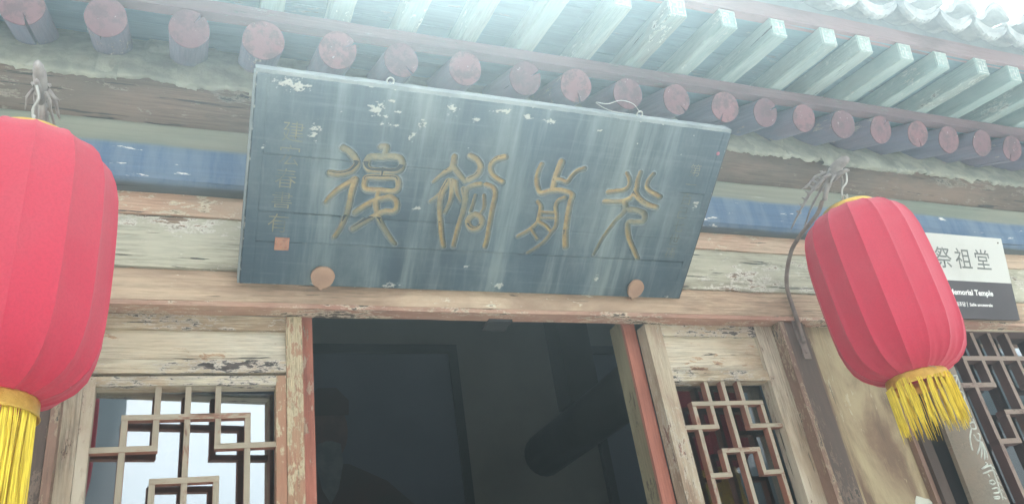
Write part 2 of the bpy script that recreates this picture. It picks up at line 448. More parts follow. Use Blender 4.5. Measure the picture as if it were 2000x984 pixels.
# ---- roof boards on the rafters, strip at their tips
def sloped(name, x0, x1, y0, y1, z0, z1, m, org, ang, nx=1, jit=0.):
    o = H(box(name, x0, x1, y0, y1, z0, z1, M[m], None, .002, nx, jit))
    o.location = org
    o.rotation_euler = (ang, 0, 0)
    return o
org = Vector((0, 1.93, 3.46)) + Vector((0, -math.sin(P25), math.cos(P25))) * .0615
for k in range(7):
    sloped('roof_board', XL, XR, (.04 if k == 0 else .012 + k * .165), .173 + k * .165, 0, .014 + .001 * (k % 3), 'deck', org, P25, 30, .0008)
sloped('roof_board', XL, XR, 1.17, 4.0, 0, .014, 'deck', org, P25)
hbox('eave_strip', XL, XR, 1.914, 1.952, 3.531, 3.579, 'strip', .004, 70, .0014, 'faded pink strip along the rafter tips')
# ---- square flying rafters
P10 = math.radians(10)
FX = [.42, .648, .861, 1.082, 1.306, 1.522, 1.74, 1.96, 2.193, 2.372, 2.583, 2.785, 3.007, 3.209, 3.42]
FX = [FX[0] - .213 * k for k in range(12, 0, -1)] + FX + [FX[-1] + .21 * k for k in range(1, 7)]
def flying_mesh(seed):
    r = random.Random(seed)
    b = bmesh.new()
    ys = np.linspace(0, .49, 9)
    rows = []
    for yy in ys:
        hw = .0355 + r.uniform(-.0012, .0012)
        h = .0755
        rows.append([b.verts.new((-hw + r.uniform(-.001, .001), yy, r.uniform(-.001, .001))), b.verts.new((hw + r.uniform(-.001, .001), yy, r.uniform(-.001, .001))),
                     b.verts.new((hw, yy, h)), b.verts.new((-hw, yy, h))])
    for r0, r1 in zip(rows, rows[1:]):
        for i in range(4): b.faces.new((r0[i], r0[(i + 1) % 4], r1[(i + 1) % 4], r1[i]))
    b.faces.new(rows[0]); b.faces.new(rows[-1][::-1])
    es = [e for e in b.edges if abs(e.verts[0].co.y - e.verts[1].co.y) > .01 or max(v.co.y for v in e.verts) < 1e-5]
    bmesh.ops.recalc_face_normals(b, faces=b.faces)
    bmesh.ops.bevel(b, geom=es, offset=.0035, segments=2, affect='EDGES')
    me = bpy.data.meshes.new('flying_rafter')
    b.to_mesh(me); b.free()
    me.materials.append(M['flying'])
    return me
def mark_mesh(seed, wornout=0.):
    r = random.Random(seed)
    b = bmesh.new()
    def q(x0, x1, z0, z1):
        if r.random() < wornout: return
        add_box(b, x0, x1, -.0012, .001, z0, z1)
    t = .0042
    L, R_, B_, T_ = -.031, .031, .005, .070
    q(L, R_, B_, B_ + t); q(L, R_, T_ - t, T_); q(L, L + t, B_ + t + .0002, T_ - t - .0002); q(R_ - t, R_, B_ + t + .0002, T_ - t - .0002)
    u = .0062
    c = .0375
    q(-u / 2, u / 2, c - .022, c + .022)
    q(-.019, -u / 2 - .0002, c - u / 2, c + u / 2); q(u / 2 + .0002, .019, c - u / 2, c + u / 2)
    q(-.019, -u / 2 - .0002, c + .022 - u, c + .022); q(u / 2 + .0002, .019, c - .022, c - .022 + u)
    q(.019 - u, .019, c + u / 2 + .0002, c + .022); q(-.019, -.019 + u, c - .022, c - u / 2 - .0002)
    me = bpy.data.meshes.new('end_mark')
    b.to_mesh(me); b.free()
    me.materials.append(M['white_paint'])
    return me
fmesh = [flying_mesh(s) for s in range(5)]
marks = [mark_mesh(1), mark_mesh(2, .12), mark_mesh(3, .3)]
for i, x in enumerate(FX):
    o = H(link('flying_rafter', fmesh[i % 5], loc=(x, 1.608 + random.uniform(-.007, .007), 3.534)))
    o.rotation_euler = (P10, 0, random.uniform(-.012, .012))
    link('end_mark', marks[(0, 1, 0, 2, 1)[i % 5]], parent=o)
org = Vector((0, 1.608, 3.534)) + Vector((0, -math.sin(P10), math.cos(P10))) * .0765
for k in range(5):
    sloped('eave_board', XL - .2, XR + .2, .02 + k * .118, .135 + k * .118, 0, .012 + .001 * (k % 2), 'deck_light', org, P10, 30, .0008)
hbox('fascia_board', XL - .25, XR + .25, 1.597, 1.632, 3.6135, 3.687, 'fascia', .004, 70, .0018, 'pale pink board along the eave under the tiles')
# ---- mortar packed between the rafters, one lump for each gap
for x0, x1 in zip(RX, RX[1:]):
    n1, n2 = 34, 26
    s = int((x0 + 3) * 100)
    U, W = np.meshgrid(np.linspace(0, 1, n1), np.linspace(0, 1, n2), indexing='ij')
    lo = 3.368 + .075 * (vnoise(U * 3.5 + x0 * 7, U * 0, s, 5, .72) - .5) + .020 * (vnoise(x0 * 1.2 + U * .25, U * 0, 99) - .5)
    zt = 3.69
    Zv = lo + (zt - lo) * W ** .9
    Yv = 2.072 + .006 * (vnoise(U * 2.4, W * 3, s + 1) - .5) + .15 * np.clip((Zv - 3.37) / .30, 0, 1) ** 1.25
    Yv -= 0.004 * np.sin(np.pi * np.clip(W * 3, 0, 1))
    cell = np.floor(U * 3.3 + .8 * vnoise(W * 2, U * 2, s + 7)) * 13.7 + np.floor(W * 2.2 + .9 * vnoise(U * 3, W * 2, s + 8)) * 7.3
    Yv += .024 * ((np.sin(cell * 12.9 + s) * 43758.5) % 1 - .5) * np.clip(W * 2.5, 0, 1) + .007 * (vnoise(U * 9, W * 8, s + 2, 3, .7) - .5)
    Xv = x0 - .03 + U * (x1 - x0 + .06)
    front = np.stack([Xv, Yv, Zv], -1)
    back = np.stack([Xv, Yv + .06 + .05 * W, Zv + .012], -1)
    V = np.concatenate([front.reshape(-1, 3), back.reshape(-1, 3)])
    I = np.arange(n1 * n2).reshape(n1, n2)
    J = I + n1 * n2
    F = [np.stack([I[:-1, :-1], I[1:, :-1], I[1:, 1:], I[:-1, 1:]], -1).reshape(-1, 4),
         np.stack([J[:-1, :-1], J[:-1, 1:], J[1:, 1:], J[1:, :-1]], -1).reshape(-1, 4),
         np.stack([I[:-1, 0], J[:-1, 0], J[1:, 0], I[1:, 0]], -1), np.stack([I[:-1, -1], I[1:, -1], J[1:, -1], J[:-1, -1]], -1)]
    H(link('mortar_fill', np_mesh('mortar_fill', V, np.concatenate(F)), M['mortar'], None, None, False))
# ---- roof bed, drip tiles and cover tiles
bm = bmesh.new()
bed = [(1.60, 3.689), (1.60, 3.745), (5.2, 5.40), (8.9, 3.90), (8.9, 3.80), (5.2, 5.22), (2.35, 3.85)]
a = [bm.verts.new((XL - .25, y, zv)) for y, zv in bed]
b = [bm.verts.new((XR + .25, y, zv)) for y, zv in bed]
for k in range(len(bed)): bm.faces.new((a[k], a[(k + 1) % 7], b[(k + 1) % 7], b[k]))
bm.faces.new(a); bm.faces.new(b[::-1])
H(finish('roof_bed', bm, M['tile_dark']))
def tile_mesh(name, hw, sag, base, lip, sign, L=1.1, setback=0., seed=0):
    """an arched clay tile running up the slope with a thick ornamental lip at its front edge"""
    r = random.Random(seed)
    n = 13
    xs = np.linspace(-hw, hw, n)
    arc = lambda x: base + sign * sag * ((x / hw) ** 2 if sign > 0 else (x / hw) ** 2)
    b = bmesh.new()
    th = .017
    def prof(y, dz=0.):
        lo = [b.verts.new((x, y, arc(x) + dz)) for x in xs]
        hi = [b.verts.new((x, y, arc(x) + th + dz)) for x in xs]
        return lo, hi
    p0, p1 = prof(setback + .012), prof(L)
    for i in range(n - 1):
        b.faces.new((p0[0][i], p1[0][i], p1[0][i + 1], p0[0][i + 1]))
        b.faces.new((p0[1][i], p0[1][i + 1], p1[1][i + 1], p1[1][i]))
    for e in (0, n - 1): b.faces.new((p0[0][e], p0[1][e], p1[1][e], p1[0][e]))
    b.faces.new(p0[0] + p0[1][::-1])
    # lip: a plate that follows the arc, hanging below (drip) or standing on it (cover), with a wavy edge
    m = 37
    xs2 = np.linspace(-hw * 1.02, hw * 1.02, m)
    fr, bk = [], []
    for i, x in enumerate(xs2):
        wv = .005 * abs(math.sin(i * math.pi / 6)) + r.uniform(-.0012, .0012)
        a0 = base + sign * sag * (x / hw) ** 2
        lo, hi = (a0 - lip * (1 - .35 * (x / hw) ** 2) - wv, a0 + th) if sign > 0 else (a0 - .004, a0 + th + lip * .5 + wv)
        ring = [(-.006, lo), (-.016, lo + .006), (-.016, (lo + hi) / 2), (-.008, (lo + hi) / 2 + .004), (-.012, hi - .003), (.0, hi), (.012, hi), (.012, lo)]
        fr.append([b.verts.new((x, setback + y, z_)) for y, z_ in ring])
    for r0, r1 in zip(fr, fr[1:]):
        for k in range(8): b.faces.new((r0[k], r1[k], r1[(k + 1) % 8], r0[(k + 1) % 8]))
    b.faces.new(fr[0]); b.faces.new(fr[-1][::-1])
    bmesh.ops.recalc_face_normals(b, faces=b.faces)
    me = bpy.data.meshes.new(name)
    b.to_mesh(me); b.free()
    me.materials.append(M['tile'])
    return me
P22 = math.radians(22)
drips = [tile_mesh('drip_tile', 0.088, .034, 0, .032, 1, seed=s) for s in range(3)]
covers = [tile_mesh('cover_tile', .070, .046, .112, .024, -1, 1.1, .02, seed=s + 5) for s in range(3)]
tx = 2.106 - .097 - .1975 * 24
i = 0
while tx < XR + .2:
    if tx > XL - .2:
        o = H(link('drip_tile', drips[i % 3], loc=(tx, 1.508 + random.uniform(-.012, .012), 3.676 + random.uniform(-.004, .004))))
        o.rotation_euler = (P22, random.uniform(-.02, .11), random.uniform(-.05, .05))
        o = H(link('cover_tile', covers[i % 3], loc=(tx + .0985 + random.uniform(-.006, .006), 1.512 + random.uniform(-.015, .015), 3.690 + random.uniform(-.004, .004))))
        o.rotation_euler = (P22, random.uniform(-.06, .06), random.uniform(-.04, .04))
    tx += .1975
    i += 1
# ---- posts, side panels, columns
hbox('door_post', 2.056, 2.146, 2.156, 2.30, .13, 2.648, 'post', .004)
hbox('post_edge', 2.033, 2.0545, 2.151, 2.30, .13, 2.649, 'post_edge', .004)
hbox('door_post', -.395, -.293, 2.156, 2.30, .13, 2.648, 'post', .004)
hbox('post_edge', -.2915, -.271, 2.151, 2.30, .13, 2.649, 'post_edge', .004)
def side_panel(x0, x1, label):
    hbox('panel_frame', x0, x0 + .022, 2.170, 2.235, .13, 2.649, 'side_panel', .005)
    hbox('panel_frame', x1 - .020, x1, 2.172, 2.235, .13, 2.649, 'post_edge', .005)
    hbox('side_panel', x0 + .0225, x1 - .0205, 2.196, 2.225, .13, 2.649, 'side_panel', 0, 1, 0, label)
side_panel(2.148, 2.512, 'narrow stained panel between the doors and the column')
bm = bmesh.new()
pts = []
for k in range(22):
    a = 2 * math.pi * k / 22
    rr_ = .062 * (1 + .10 * math.sin(3 * a + 1) + .05 * math.sin(7 * a))
    pts.append((2.458 + rr_ * .95 * math.cos(a), 1.908 + rr_ * 1.45 * math.sin(a)))
f_ = [bm.verts.new((x, 2.1935, z_)) for x, z_ in pts]
b__ = [bm.verts.new((x, 2.1965, z_)) for x, z_ in pts]
bm.faces.new(f_); bm.faces.new(b__[::-1])
for k in range(22): bm.faces.new((f_[k], b__[k], b__[(k + 1) % 22], f_[(k + 1) % 22]))
H(finish('paper_patch', bm, plain('old_white_paper', (.52, .52, .45), (.44, .44, .37), 6, .9, .2)), 'pale rounded patch stuck on the side panel')
side_panel(-.78, -.397, 'narrow brown panel left of the doors')
hbox('column_strip', 2.514, 2.56, 2.157, 2.235, .13, 2.648, 'post', .004)
def column(x, y, r):
    b = bmesh.new()
    ring = []
    for zc, k in ((.13, 1.0), (1.0, 1.0), (2.0, .985), (2.65, .97)):
        ring.append([b.verts.new((x + r * k * math.cos(t * 2 * math.pi / 40), y + r * k * math.sin(t * 2 * math.pi / 40), zc)) for t in range(40)])
    for r0, r1 in zip(ring, ring[1:]):
        for t in range(40): b.faces.new((r0[t], r0[(t + 1) % 40], r1[(t + 1) % 40], r1[t]))
    b.faces.new(ring[0][::-1]); b.faces.new(ring[-1])
    H(finish('column', b, M['column'], smooth=True))
column(2.70, 2.29, .150)
column(-.93, 2.29, .150)
column(4.55, 2.29, .150)
hbox('end_wall', 4.40, XR, 2.31, 2.40, .13, 2.70, 'brick_wall', 0)
hbox('end_wall', XL, -.93, 2.31, 2.40, .13, 2.70, 'brick_wall', 0)
# ---- red jambs of the doorway
hbox('door_jamb', .3225, .361, 2.272, 2.335, .13, 2.70, 'jamb_red', .003, 1, 0, 'faded red jamb')
hbox('door_jamb', 1.444, 1.4915, 2.270, 2.2845, .13, 2.70, 'jamb_red', .002, 1, 0, 'faded red jamb')
hbox('jamb_reveal', 1.4445, 1.4915, 2.2855, 2.365, .13, 2.70, 'jamb_grey', .003)
hbox('threshold', .33, 1.48, 2.24, 2.33, .13, .28, 'post', .005)
hbox('door_latch_block', .905, .985, 2.187, 2.26, 2.641, 2.6505, 'dark_wood', .002)
# ---- glass
def glass(name, boost):
    mg = bpy.data.materials.new(name)
    mg.use_nodes = True
    g = G(mg.node_tree)
    nt = mg.node_tree
    nt.nodes.remove(nt.nodes['Principled BSDF'])
    base, _ = g.coords()
    tr = g.n('ShaderNodeBsdfTransparent', {'Color': (.5, .52, .52, 1)}).outputs[0]
    gl = g.n('ShaderNodeBsdfGlossy', {'Color': (.95, .97, 1, 1), 'Roughness': .015, 'Normal': g.bump(g.noise(base, 2.5, 2), .02, .01)}).outputs[0]
    fr = g.n('ShaderNodeFresnel', {'IOR': 1.5}).outputs[0]
    fac = g.n('ShaderNodeMath', {0: fr, 1: boost}, operation='ADD', use_clamp=True).outputs[0]
    mx = g.n('ShaderNodeMixShader', {0: fac, 1: tr, 2: gl}).outputs[0]
    nt.links.new(mx, nt.nodes['Material Output'].inputs[0])
    return mg
M['glass'], M['glass_dull'] = glass('window_glass', .36), glass('dusty_window_glass', .13)
# ---- lattice leaves
SKL, SKR = .086, .05
def leaf(label, x0, x1, ox0, ox1, zt, dx, dz, mats, rows, yf=2.2, bw=.0150, bd=.024, rec=.011, thick=.056, skew=0., pane='glass'):
    """one lattice leaf: stiles, rails, panels, lattice bars in a key pattern, one glass pane"""
    L = H(empty('door_leaf'), label)
    sx, rx, px, bh, bv = mats
    zb = zt - 14 * dz
    yb = yf + thick
    def sub(name, *a, **k): return box(name, *a, **k, parent=L)
    if rows['inner']:          # a separate inner frame round the lattice
        i = rows['inner']
        sub('stile', x0, ox0 - i - .001, yf, yb, .16, rows['top'], M[sx[0]], bev=.004)
        sub('stile', ox1 + i + .001, x1, yf, yb, .16, rows['top'], M[sx[1]], bev=.004)
        sub('lattice_frame', ox0 - i, ox0, yf + .003, yb, zb - i, zt + i, M[sx[0]], bev=.004)
        sub('lattice_frame', ox1, ox1 + i, yf + .003, yb, zb - i, zt + i, M[sx[1]], bev=.004)
        sub('lattice_frame', ox0 + .0005, ox1 - .0005, yf + .003, yb, zt, zt + i, M[rx], bev=.004)
        sub('lattice_frame', ox0 + .0005, ox1 - .0005, yf + .003, yb, zb - i, zb, M[rx], bev=.004)
        e0, e1, zr = ox0 - i, ox1 + i, zt + i + .009
    else:
        sub('stile', x0, ox0, yf, yb, .16, rows['top'], M[sx[0]], bev=.005)
        sub('stile', ox1, x1, yf, yb, .16, rows['top'], M[sx[1]], bev=.005)
        e0, e1, zr = ox0 + .0005, ox1 - .0005, zt
    if rows.get('panel'):
        p0, p1 = rows['panel']
        sub('rail', e0, e1, yf + .002, yb, p1, rows['top'], M[rx], bev=.004, nx=16, jit=.0008)
        sub('rail', e0, e1, yf + .002, yb, zr, p0, M[rx], bev=.004, nx=16, jit=.0008)
        sub('panel', e0 - .004, e1 + .004, yf + .017, yb - .01, p0 - .004, p1 + .004, M[px], bev=0)
    else:
        sub('rail', e0, e1, yf + .002, yb, zt, rows['top'], M[rx], bev=.004)
    sub('rail', e0, e1, yf + .002, yb, zb - .11, zb - (.037 if rows['inner'] else 0), M[rx], bev=.004)
    sub('panel', e0 - .004, e1 + .004, yf + .017, yb - .01, .26, zb - .1, M[px], bev=0)
    sub('rail', e0, e1, yf + .002, yb, .16, .27, M[rx], bev=.004)
    cx = (ox0 + ox1) / 2
    hw = (ox1 - ox0) / 2
    X = lambda k: cx + (k * dx if abs(k) < 3 else math.copysign(hw, k))
    Z = lambda k: zt - k * dz
    h = bw / 2
    fy = yf + rec
    def vb(k, a, b_):
        j = random.uniform(-.0012, .0012)
        sub('lattice_bar', X(k) - h + j, X(k) + h + j, fy + .0012, fy + bd, Z(b_) + (h if b_ < 14 else 0), Z(a) - (h if a > 0 else -.0), M[bv], bev=.0018)
    def hb(r, a, b_):
        j = random.uniform(-.0012, .0012)
        sub('lattice_bar', X(a) - (h if a > -3 else 0), X(b_) + (h if b_ < 3 else 0), fy, fy + bd + .001, Z(r) - h + j, Z(r) + h + j, M[bh], bev=.0018)
    for s in (1, -1):
        f = (lambda k: k) if s == 1 else (lambda k: 14 - k)
        def V_(k, a, b_): vb(k, min(f(a), f(b_)), max(f(a), f(b_)))
        V_(0, 0, 1); V_(0, 1, 3); V_(0, 3, 6)
        for q in (-1, 1): V_(q, 0, 1); V_(q, 1, 2); V_(q, 3, 4); V_(q * 2, 1, 2); V_(q * 2, 2, 4); V_(q * 2, 4, 7)
        hb(f(1), -2, 2); hb(f(2), -3, -1); hb(f(2), 1, 3); hb(f(3), -1, 1); hb(f(4), -2, -1); hb(f(4), 1, 2)
        hb(f(6), -2, 2)
    yg = fy + bd + .012
    hw2 = (ox1 - ox0) / 2 + .002
    gp = box('glass_pane', -hw2, hw2, 0, .004, zb - .002, zt + .002, M[pane], L, 0)
    gp.location = (cx, yg + abs(skew) * hw2, 0)
    gp.rotation_euler = (0, 0, skew)
    return L
leaf('cream lattice door leaf left of the doorway', -.277, .320, -.204, .247, 2.441, .0758, .0835,
     (('leaf', 'leaf_right_stile'), 'leaf_x', 'leaf_panel', 'bar', 'bar_z'), dict(inner=.027, top=2.649, panel=(2.514, 2.606)), skew=SKL)
leaf('cream lattice door leaf right of the doorway', 1.487, 2.034, 1.551, 1.956, 2.440, .0705, .0808,
     (('leaf_mixed', 'leaf'), 'leaf_x', 'leaf_panel', 'bar', 'bar_z'), dict(inner=0, top=2.649, panel=(2.478, 2.608)), bd=.027, rec=.009, skew=SKR, pane='glass_dull')
for k, lab in enumerate(('dark lattice window leaf right of the column', 'dark lattice window leaf far right of the column')):
    o = k * .76
    leaf(lab, 2.846 + o, 3.590 + o, 2.880 + o, 3.520 + o, 2.646, .106, .1165,
         (('dark_bar_z', 'dark_bar_z'), 'dark_bar', 'dark_bar', 'dark_bar', 'dark_bar_z'), dict(inner=0, top=2.664), bd=.042, rec=.010, thick=.08, bw=.020)
hbox('window_head_strip', 2.82, 4.4, 2.190, 2.198, 2.648, 2.6605, 'leaf_x', .002)
# ---- inside: round beam, strut
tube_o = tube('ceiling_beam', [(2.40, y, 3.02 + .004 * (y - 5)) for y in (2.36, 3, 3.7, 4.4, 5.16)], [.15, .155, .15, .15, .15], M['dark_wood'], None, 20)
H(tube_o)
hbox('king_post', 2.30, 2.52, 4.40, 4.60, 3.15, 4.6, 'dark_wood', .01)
# ---- rusty pegs that carry the plaque
LEAN = math.radians(54.7)
PL_O = Vector((.138, 2.13, 2.716))
PL_T = Vector((0, -math.sin(LEAN), math.cos(LEAN)))
PL_N = Vector((0, -math.cos(LEAN), -math.sin(LEAN)))
plq = lambda u, v, n=0.: PL_O + Vector((u, 0, 0)) + PL_T * v + PL_N * n
for u, v, rx, rz in ((.228, .037, .034, .0345), (1.274, .040, .029, .034)):
    bm = bmesh.new()
    n = 26
    fr, bk = [], []
    for k in range(n):
        a = 2 * math.pi * k / n
        s = 1 + .03 * math.sin(3 * a + u) + (.03 if k == 19 else 0) - (.05 if k == 18 else 0) + .015 * math.sin(7 * a)
        fr.append(bm.verts.new(plq(u + rx * s * math.cos(a), v + rz * s * math.sin(a), .018)))
        bk.append(bm.verts.new(plq(u + rx * s * math.cos(a), v + rz * s * math.sin(a), .009)))
    bm.faces.new(fr); bm.faces.new(bk[::-1])
    for k in range(n): bm.faces.new((fr[k], bk[k], bk[(k + 1) % n], fr[(k + 1) % n]))
    add_tube(bm, [plq(u, .006, .010), plq(u, -.004, .009), plq(u, -.0052, -.01), (PL_O.x + u, 2.18, PL_O.z - .007)], .0038, 8)
    H(finish('support_peg', bm, M['rust_disc']), 'rusty peg with a round head under the plaque')

# ================================================================== the big plaque
PLAQUE = tag(empty('name_plaque', PL_O, (math.radians(90) + LEAN, 0, 0)),
             'large weathered blue board with four carved gilt seal characters leaning out over the doorway', 'plaque')
PW, PH = 1.467, .607
# stroke skeletons in millimetres on the board: [start half-width, end half-width, points]
STROKES = {"c1":[[8.3,8.0,[[242,428],[257,421],[274,407],[285,387],[279,370],[265,358],[240,351],[215,352]]],[8.6,5.1,[[286,340],[269,326],[242,305],[223,283],[212,265]]],[8.3,5.1,[[285,330],[281,302],[279,270],[275,235],[266,199],[255,173],[248,160]]],[8.0,7.0,[[346,442],[359,444],[360,432],[357,415]]],[8.3,8.3,[[357,413],[323,411],[313,402],[312,388],[317,375],[329,370],[363,371],[399,374],[412,386],[410,405],[396,417],[357,415]]],[7.8,7.8,[[362,373],[362,352]]],[7.8,7.8,[[362,352],[320,348],[314,337],[315,320],[324,312],[358,313],[398,313],[411,323],[409,344],[399,354],[362,352]]],[7.2,7.2,[[358,314],[356,291],[356,276]]],[7.1,7.8,[[297,240],[316,257],[343,277],[368,288],[394,295],[411,284],[416,263],[407,252],[384,250],[368,242],[338,221],[314,202],[299,190]]],[8.5,5.2,[[353,276],[358,255],[366,234],[379,210],[400,182],[417,161],[427,151]]]],"c2":[[7.5,8.2,[[561,435],[562,416],[561,400]]],[8.2,4.1,[[563,401],[543,385],[525,367],[512,352]]],[7.6,6.9,[[565,401],[585,383],[607,362]]],[7.6,8.6,[[608,442],[629,433],[644,417],[646,400],[636,381],[618,369]]],[8.6,6.4,[[715,449],[695,442],[680,428],[678,410],[688,391],[709,378],[725,371]]],[8.3,4.1,[[556,359],[549,333],[532,310],[512,291]]],[8.6,6.2,[[555,355],[544,322],[543,289],[549,253],[556,224],[565,187],[577,152]]],[8.3,4.8,[[568,360],[573,328],[572,292],[562,258]]],[7.6,4.2,[[578,357],[589,326],[606,298]]],[8.4,5.6,[[608,338],[619,303],[618,266],[614,228],[610,190],[608,154]]],[7.1,7.1,[[657,358],[634,352],[617,339],[617,314]]],[7.1,6.4,[[674,358],[696,352],[709,332],[709,288],[710,235],[712,189],[709,158]]],[8.3,8.3,[[658,261],[646,253],[640,236],[651,218],[668,212],[682,222],[684,241],[675,255],[658,261]]],[4.6,4.6,[[647,322],[644,290],[641,268]]],[4.7,4.7,[[674,324],[682,286],[676,267]]]],"c3":[[6.4,8.5,[[836,438],[831,416],[832,388],[841,364],[855,347],[886,357],[914,361],[941,358],[962,349],[961,323],[963,286],[968,238],[975,200],[982,175]]],[9.7,8.6,[[899,451],[895,426],[892,401],[892,367]]],[6.5,5.8,[[892,390],[910,395],[933,390],[943,409],[957,428],[981,439]]],[5.8,7.2,[[852,318],[866,301],[868,276],[869,254]]],[6.6,4.4,[[939,338],[919,327],[915,305],[927,273],[930,243],[920,216],[901,184],[876,160],[855,144]]],[4.7,4.7,[[872,284],[918,286]]],[3.7,3.7,[[878,265],[922,268]]],[6.6,5.1,[[869,254],[855,234],[834,214],[811,199]]],[5.1,4.4,[[851,226],[865,209],[879,194]]],[5.9,5.1,[[874,250],[895,241],[918,223]]]],"c4":[[5.5,7.3,[[1131,437],[1146,418],[1150,397],[1138,382],[1110,374],[1083,369]]],[5.9,8.9,[[1178,445],[1176,420],[1179,392],[1180,367]]],[5.6,7.5,[[1226,444],[1214,420],[1215,399],[1233,384],[1255,376],[1274,369]]],[8.2,6.7,[[1178,374],[1168,356],[1145,343],[1112,339],[1078,337]]],[9.0,7.5,[[1180,375],[1198,358],[1227,342],[1252,335],[1272,332]]],[8.2,3.7,[[1152,340],[1160,319],[1154,300],[1137,277],[1120,243],[1104,205],[1094,171],[1089,152]]],[8.3,6.8,[[1176,317],[1207,315],[1234,306],[1238,281],[1212,275],[1185,273],[1190,244],[1207,211],[1234,175],[1255,148]]]]}
d_ = .002
us, vs2 = np.arange(0, PW + 1e-6, d_), np.arange(0, PH + 1e-6, d_)
us, vs2 = us * (PW / us[-1]), vs2 * (PH / vs2[-1])
U, Vv = np.meshgrid(us, vs2, indexing='ij')
dist, owner = np.full(U.shape, -1.), np.full(U.shape, -1)      # depth inside a stroke, and which character owns the spot
for ci, key in enumerate(('c1', 'c2', 'c3', 'c4')):
    for w0, w1, pts in STROKES[key]:
        path = smooth_path([(x / 1000, y / 1000, 0) for x, y in pts], 5)
        m = len(path)
        lo = np.min([q[:2] for q in path], 0) - .04
        hi = np.max([q[:2] for q in path], 0) + .04
        ia, ib = np.searchsorted(us, [lo[0], hi[0]])
        ja, jb = np.searchsorted(vs2, [lo[1], hi[1]])
        su, sv = U[ia:ib, ja:jb], Vv[ia:ib, ja:jb]
        best = np.full(su.shape, -1.)
        for k in range(m - 1):
            a, b = path[k], path[k + 1]
            ab = np.array((b.x - a.x, b.y - a.y))
            t = np.clip(((su - a.x) * ab[0] + (sv - a.y) * ab[1]) / max(ab @ ab, 1e-9), 0, 1)
            dd = np.hypot(su - a.x - t * ab[0], sv - a.y - t * ab[1])
            wd = (w0 + (w1 - w0) * (k + t) / (m - 1)) / 1000 * 1.18
            best = np.maximum(best, wd - dd)
        sub_ = dist[ia:ib, ja:jb]
        better = best > sub_
        sub_[better] = best[better]
        owner[ia:ib, ja:jb][better] = ci
edge_n = .0012 * (vnoise(U * 120, Vv * 120, 21, 2) - .5)
dist = dist + edge_n
def sstep(x, a, b):
    t = np.clip((x - a) / (b - a), 0, 1)
    return t * t * (3 - 2 * t)
Hh = -.0105 * sstep(dist, -.0010, .0042) - .002 * sstep(dist, .004, .010) + .0012 * sstep(dist, -.006, -.001) * (1 - sstep(dist, -.001, .001))
lip = np.exp(-((dist + .0022) / .0016) ** 2) * (dist > -.009)
Hh += .0022 * lip
Hh += .0012 * (vnoise(U * 9, Vv * 3, 22) - .5) + .0006 * (vnoise(U * 200, Vv * 14, 23, 3) - .5)
# joints between the planks: open where the boards have parted, nearly closed elsewhere
BL, BR = .0325, 1.4385
for v0, slope, op in ((.390, .0008, lambda u: np.clip(.05 + sstep(.60 - u, 0, .25) + sstep(u - 1.33, 0, .05), 0, 1)),
                      (.2255, -.001, lambda u: np.clip(.06 + 1.0 * sstep(.62 - u, 0, .40) + .25 * (vnoise(u * 9, u * 0, 4) - .3), 0, 1)),
                      (.1345, .0045, lambda u: .75 + .25 * vnoise(u * 5, u * 0, 6))):
    vj = v0 + slope * U
    o = op(U)
    Hh -= .008 * o * np.exp(-((Vv - vj) / .0019) ** 2) * ((U > BL) & (U < BR))
    Hh += np.where(Vv > vj, 1, -1) * .003 * o * np.exp(-np.abs(Vv - vj) / .03) * ((U > BL) & (U < BR))
for ub in (BL, BR): Hh -= .0012 * np.exp(-((U - ub) / .0022) ** 2)
Hh += np.where((U < BL) | (U > BR), .0008, 0)
gilt = sstep(dist, -.0005, .0015)
deep = sstep(dist, .0020, .0045)
patch = vnoise(U * 16, Vv * 16, 31, 5, .7)
gold = deep * sstep(vnoise(U * 5, Vv * 7, 32, 4) + .25 * (.30 - Vv) + .22 * (owner == 2) - .10 * (owner == 0), .22, .50)
aura = np.exp(-np.clip(-dist, 0, 1) / .02) * (owner >= 0) * .0
fl = np.zeros(U.shape)
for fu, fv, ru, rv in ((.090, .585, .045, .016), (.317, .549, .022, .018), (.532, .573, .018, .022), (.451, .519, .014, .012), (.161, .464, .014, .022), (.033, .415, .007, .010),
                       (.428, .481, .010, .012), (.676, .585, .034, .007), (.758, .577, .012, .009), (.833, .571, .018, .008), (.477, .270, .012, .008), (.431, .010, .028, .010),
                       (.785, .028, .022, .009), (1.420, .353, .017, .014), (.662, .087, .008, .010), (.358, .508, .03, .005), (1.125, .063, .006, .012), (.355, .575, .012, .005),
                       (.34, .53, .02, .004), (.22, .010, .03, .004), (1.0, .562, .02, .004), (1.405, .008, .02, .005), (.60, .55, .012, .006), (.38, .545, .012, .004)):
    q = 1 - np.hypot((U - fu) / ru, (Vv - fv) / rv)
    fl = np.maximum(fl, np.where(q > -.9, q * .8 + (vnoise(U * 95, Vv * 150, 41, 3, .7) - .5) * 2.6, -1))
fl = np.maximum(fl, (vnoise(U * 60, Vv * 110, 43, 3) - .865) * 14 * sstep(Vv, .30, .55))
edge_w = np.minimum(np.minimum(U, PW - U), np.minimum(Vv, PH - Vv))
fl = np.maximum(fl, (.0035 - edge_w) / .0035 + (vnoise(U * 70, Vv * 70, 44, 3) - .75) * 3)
flake_glint = np.maximum(sstep(fl, .25, .55) * (1 - gilt * .6), .42 * lip * sstep(vnoise(U * 26, Vv * 26, 51, 3), .30, .55))  # paint flakes, plus pale stroke lips coloured in as a highlight
Hh += .0012 * flake_glint
col4 = np.stack([gilt, flake_glint, gold, np.ones(U.shape)], -1)
b_ = (np.arange(U.shape[0])[:, None] % (U.shape[0] - 1) == 0) | (np.arange(U.shape[1])[None] % (U.shape[1] - 1) == 0)
Hh = np.where(b_, -.012, Hh)
VV = np.stack([U, Vv, Hh], -1)
I = np.arange(U.size).reshape(U.shape)
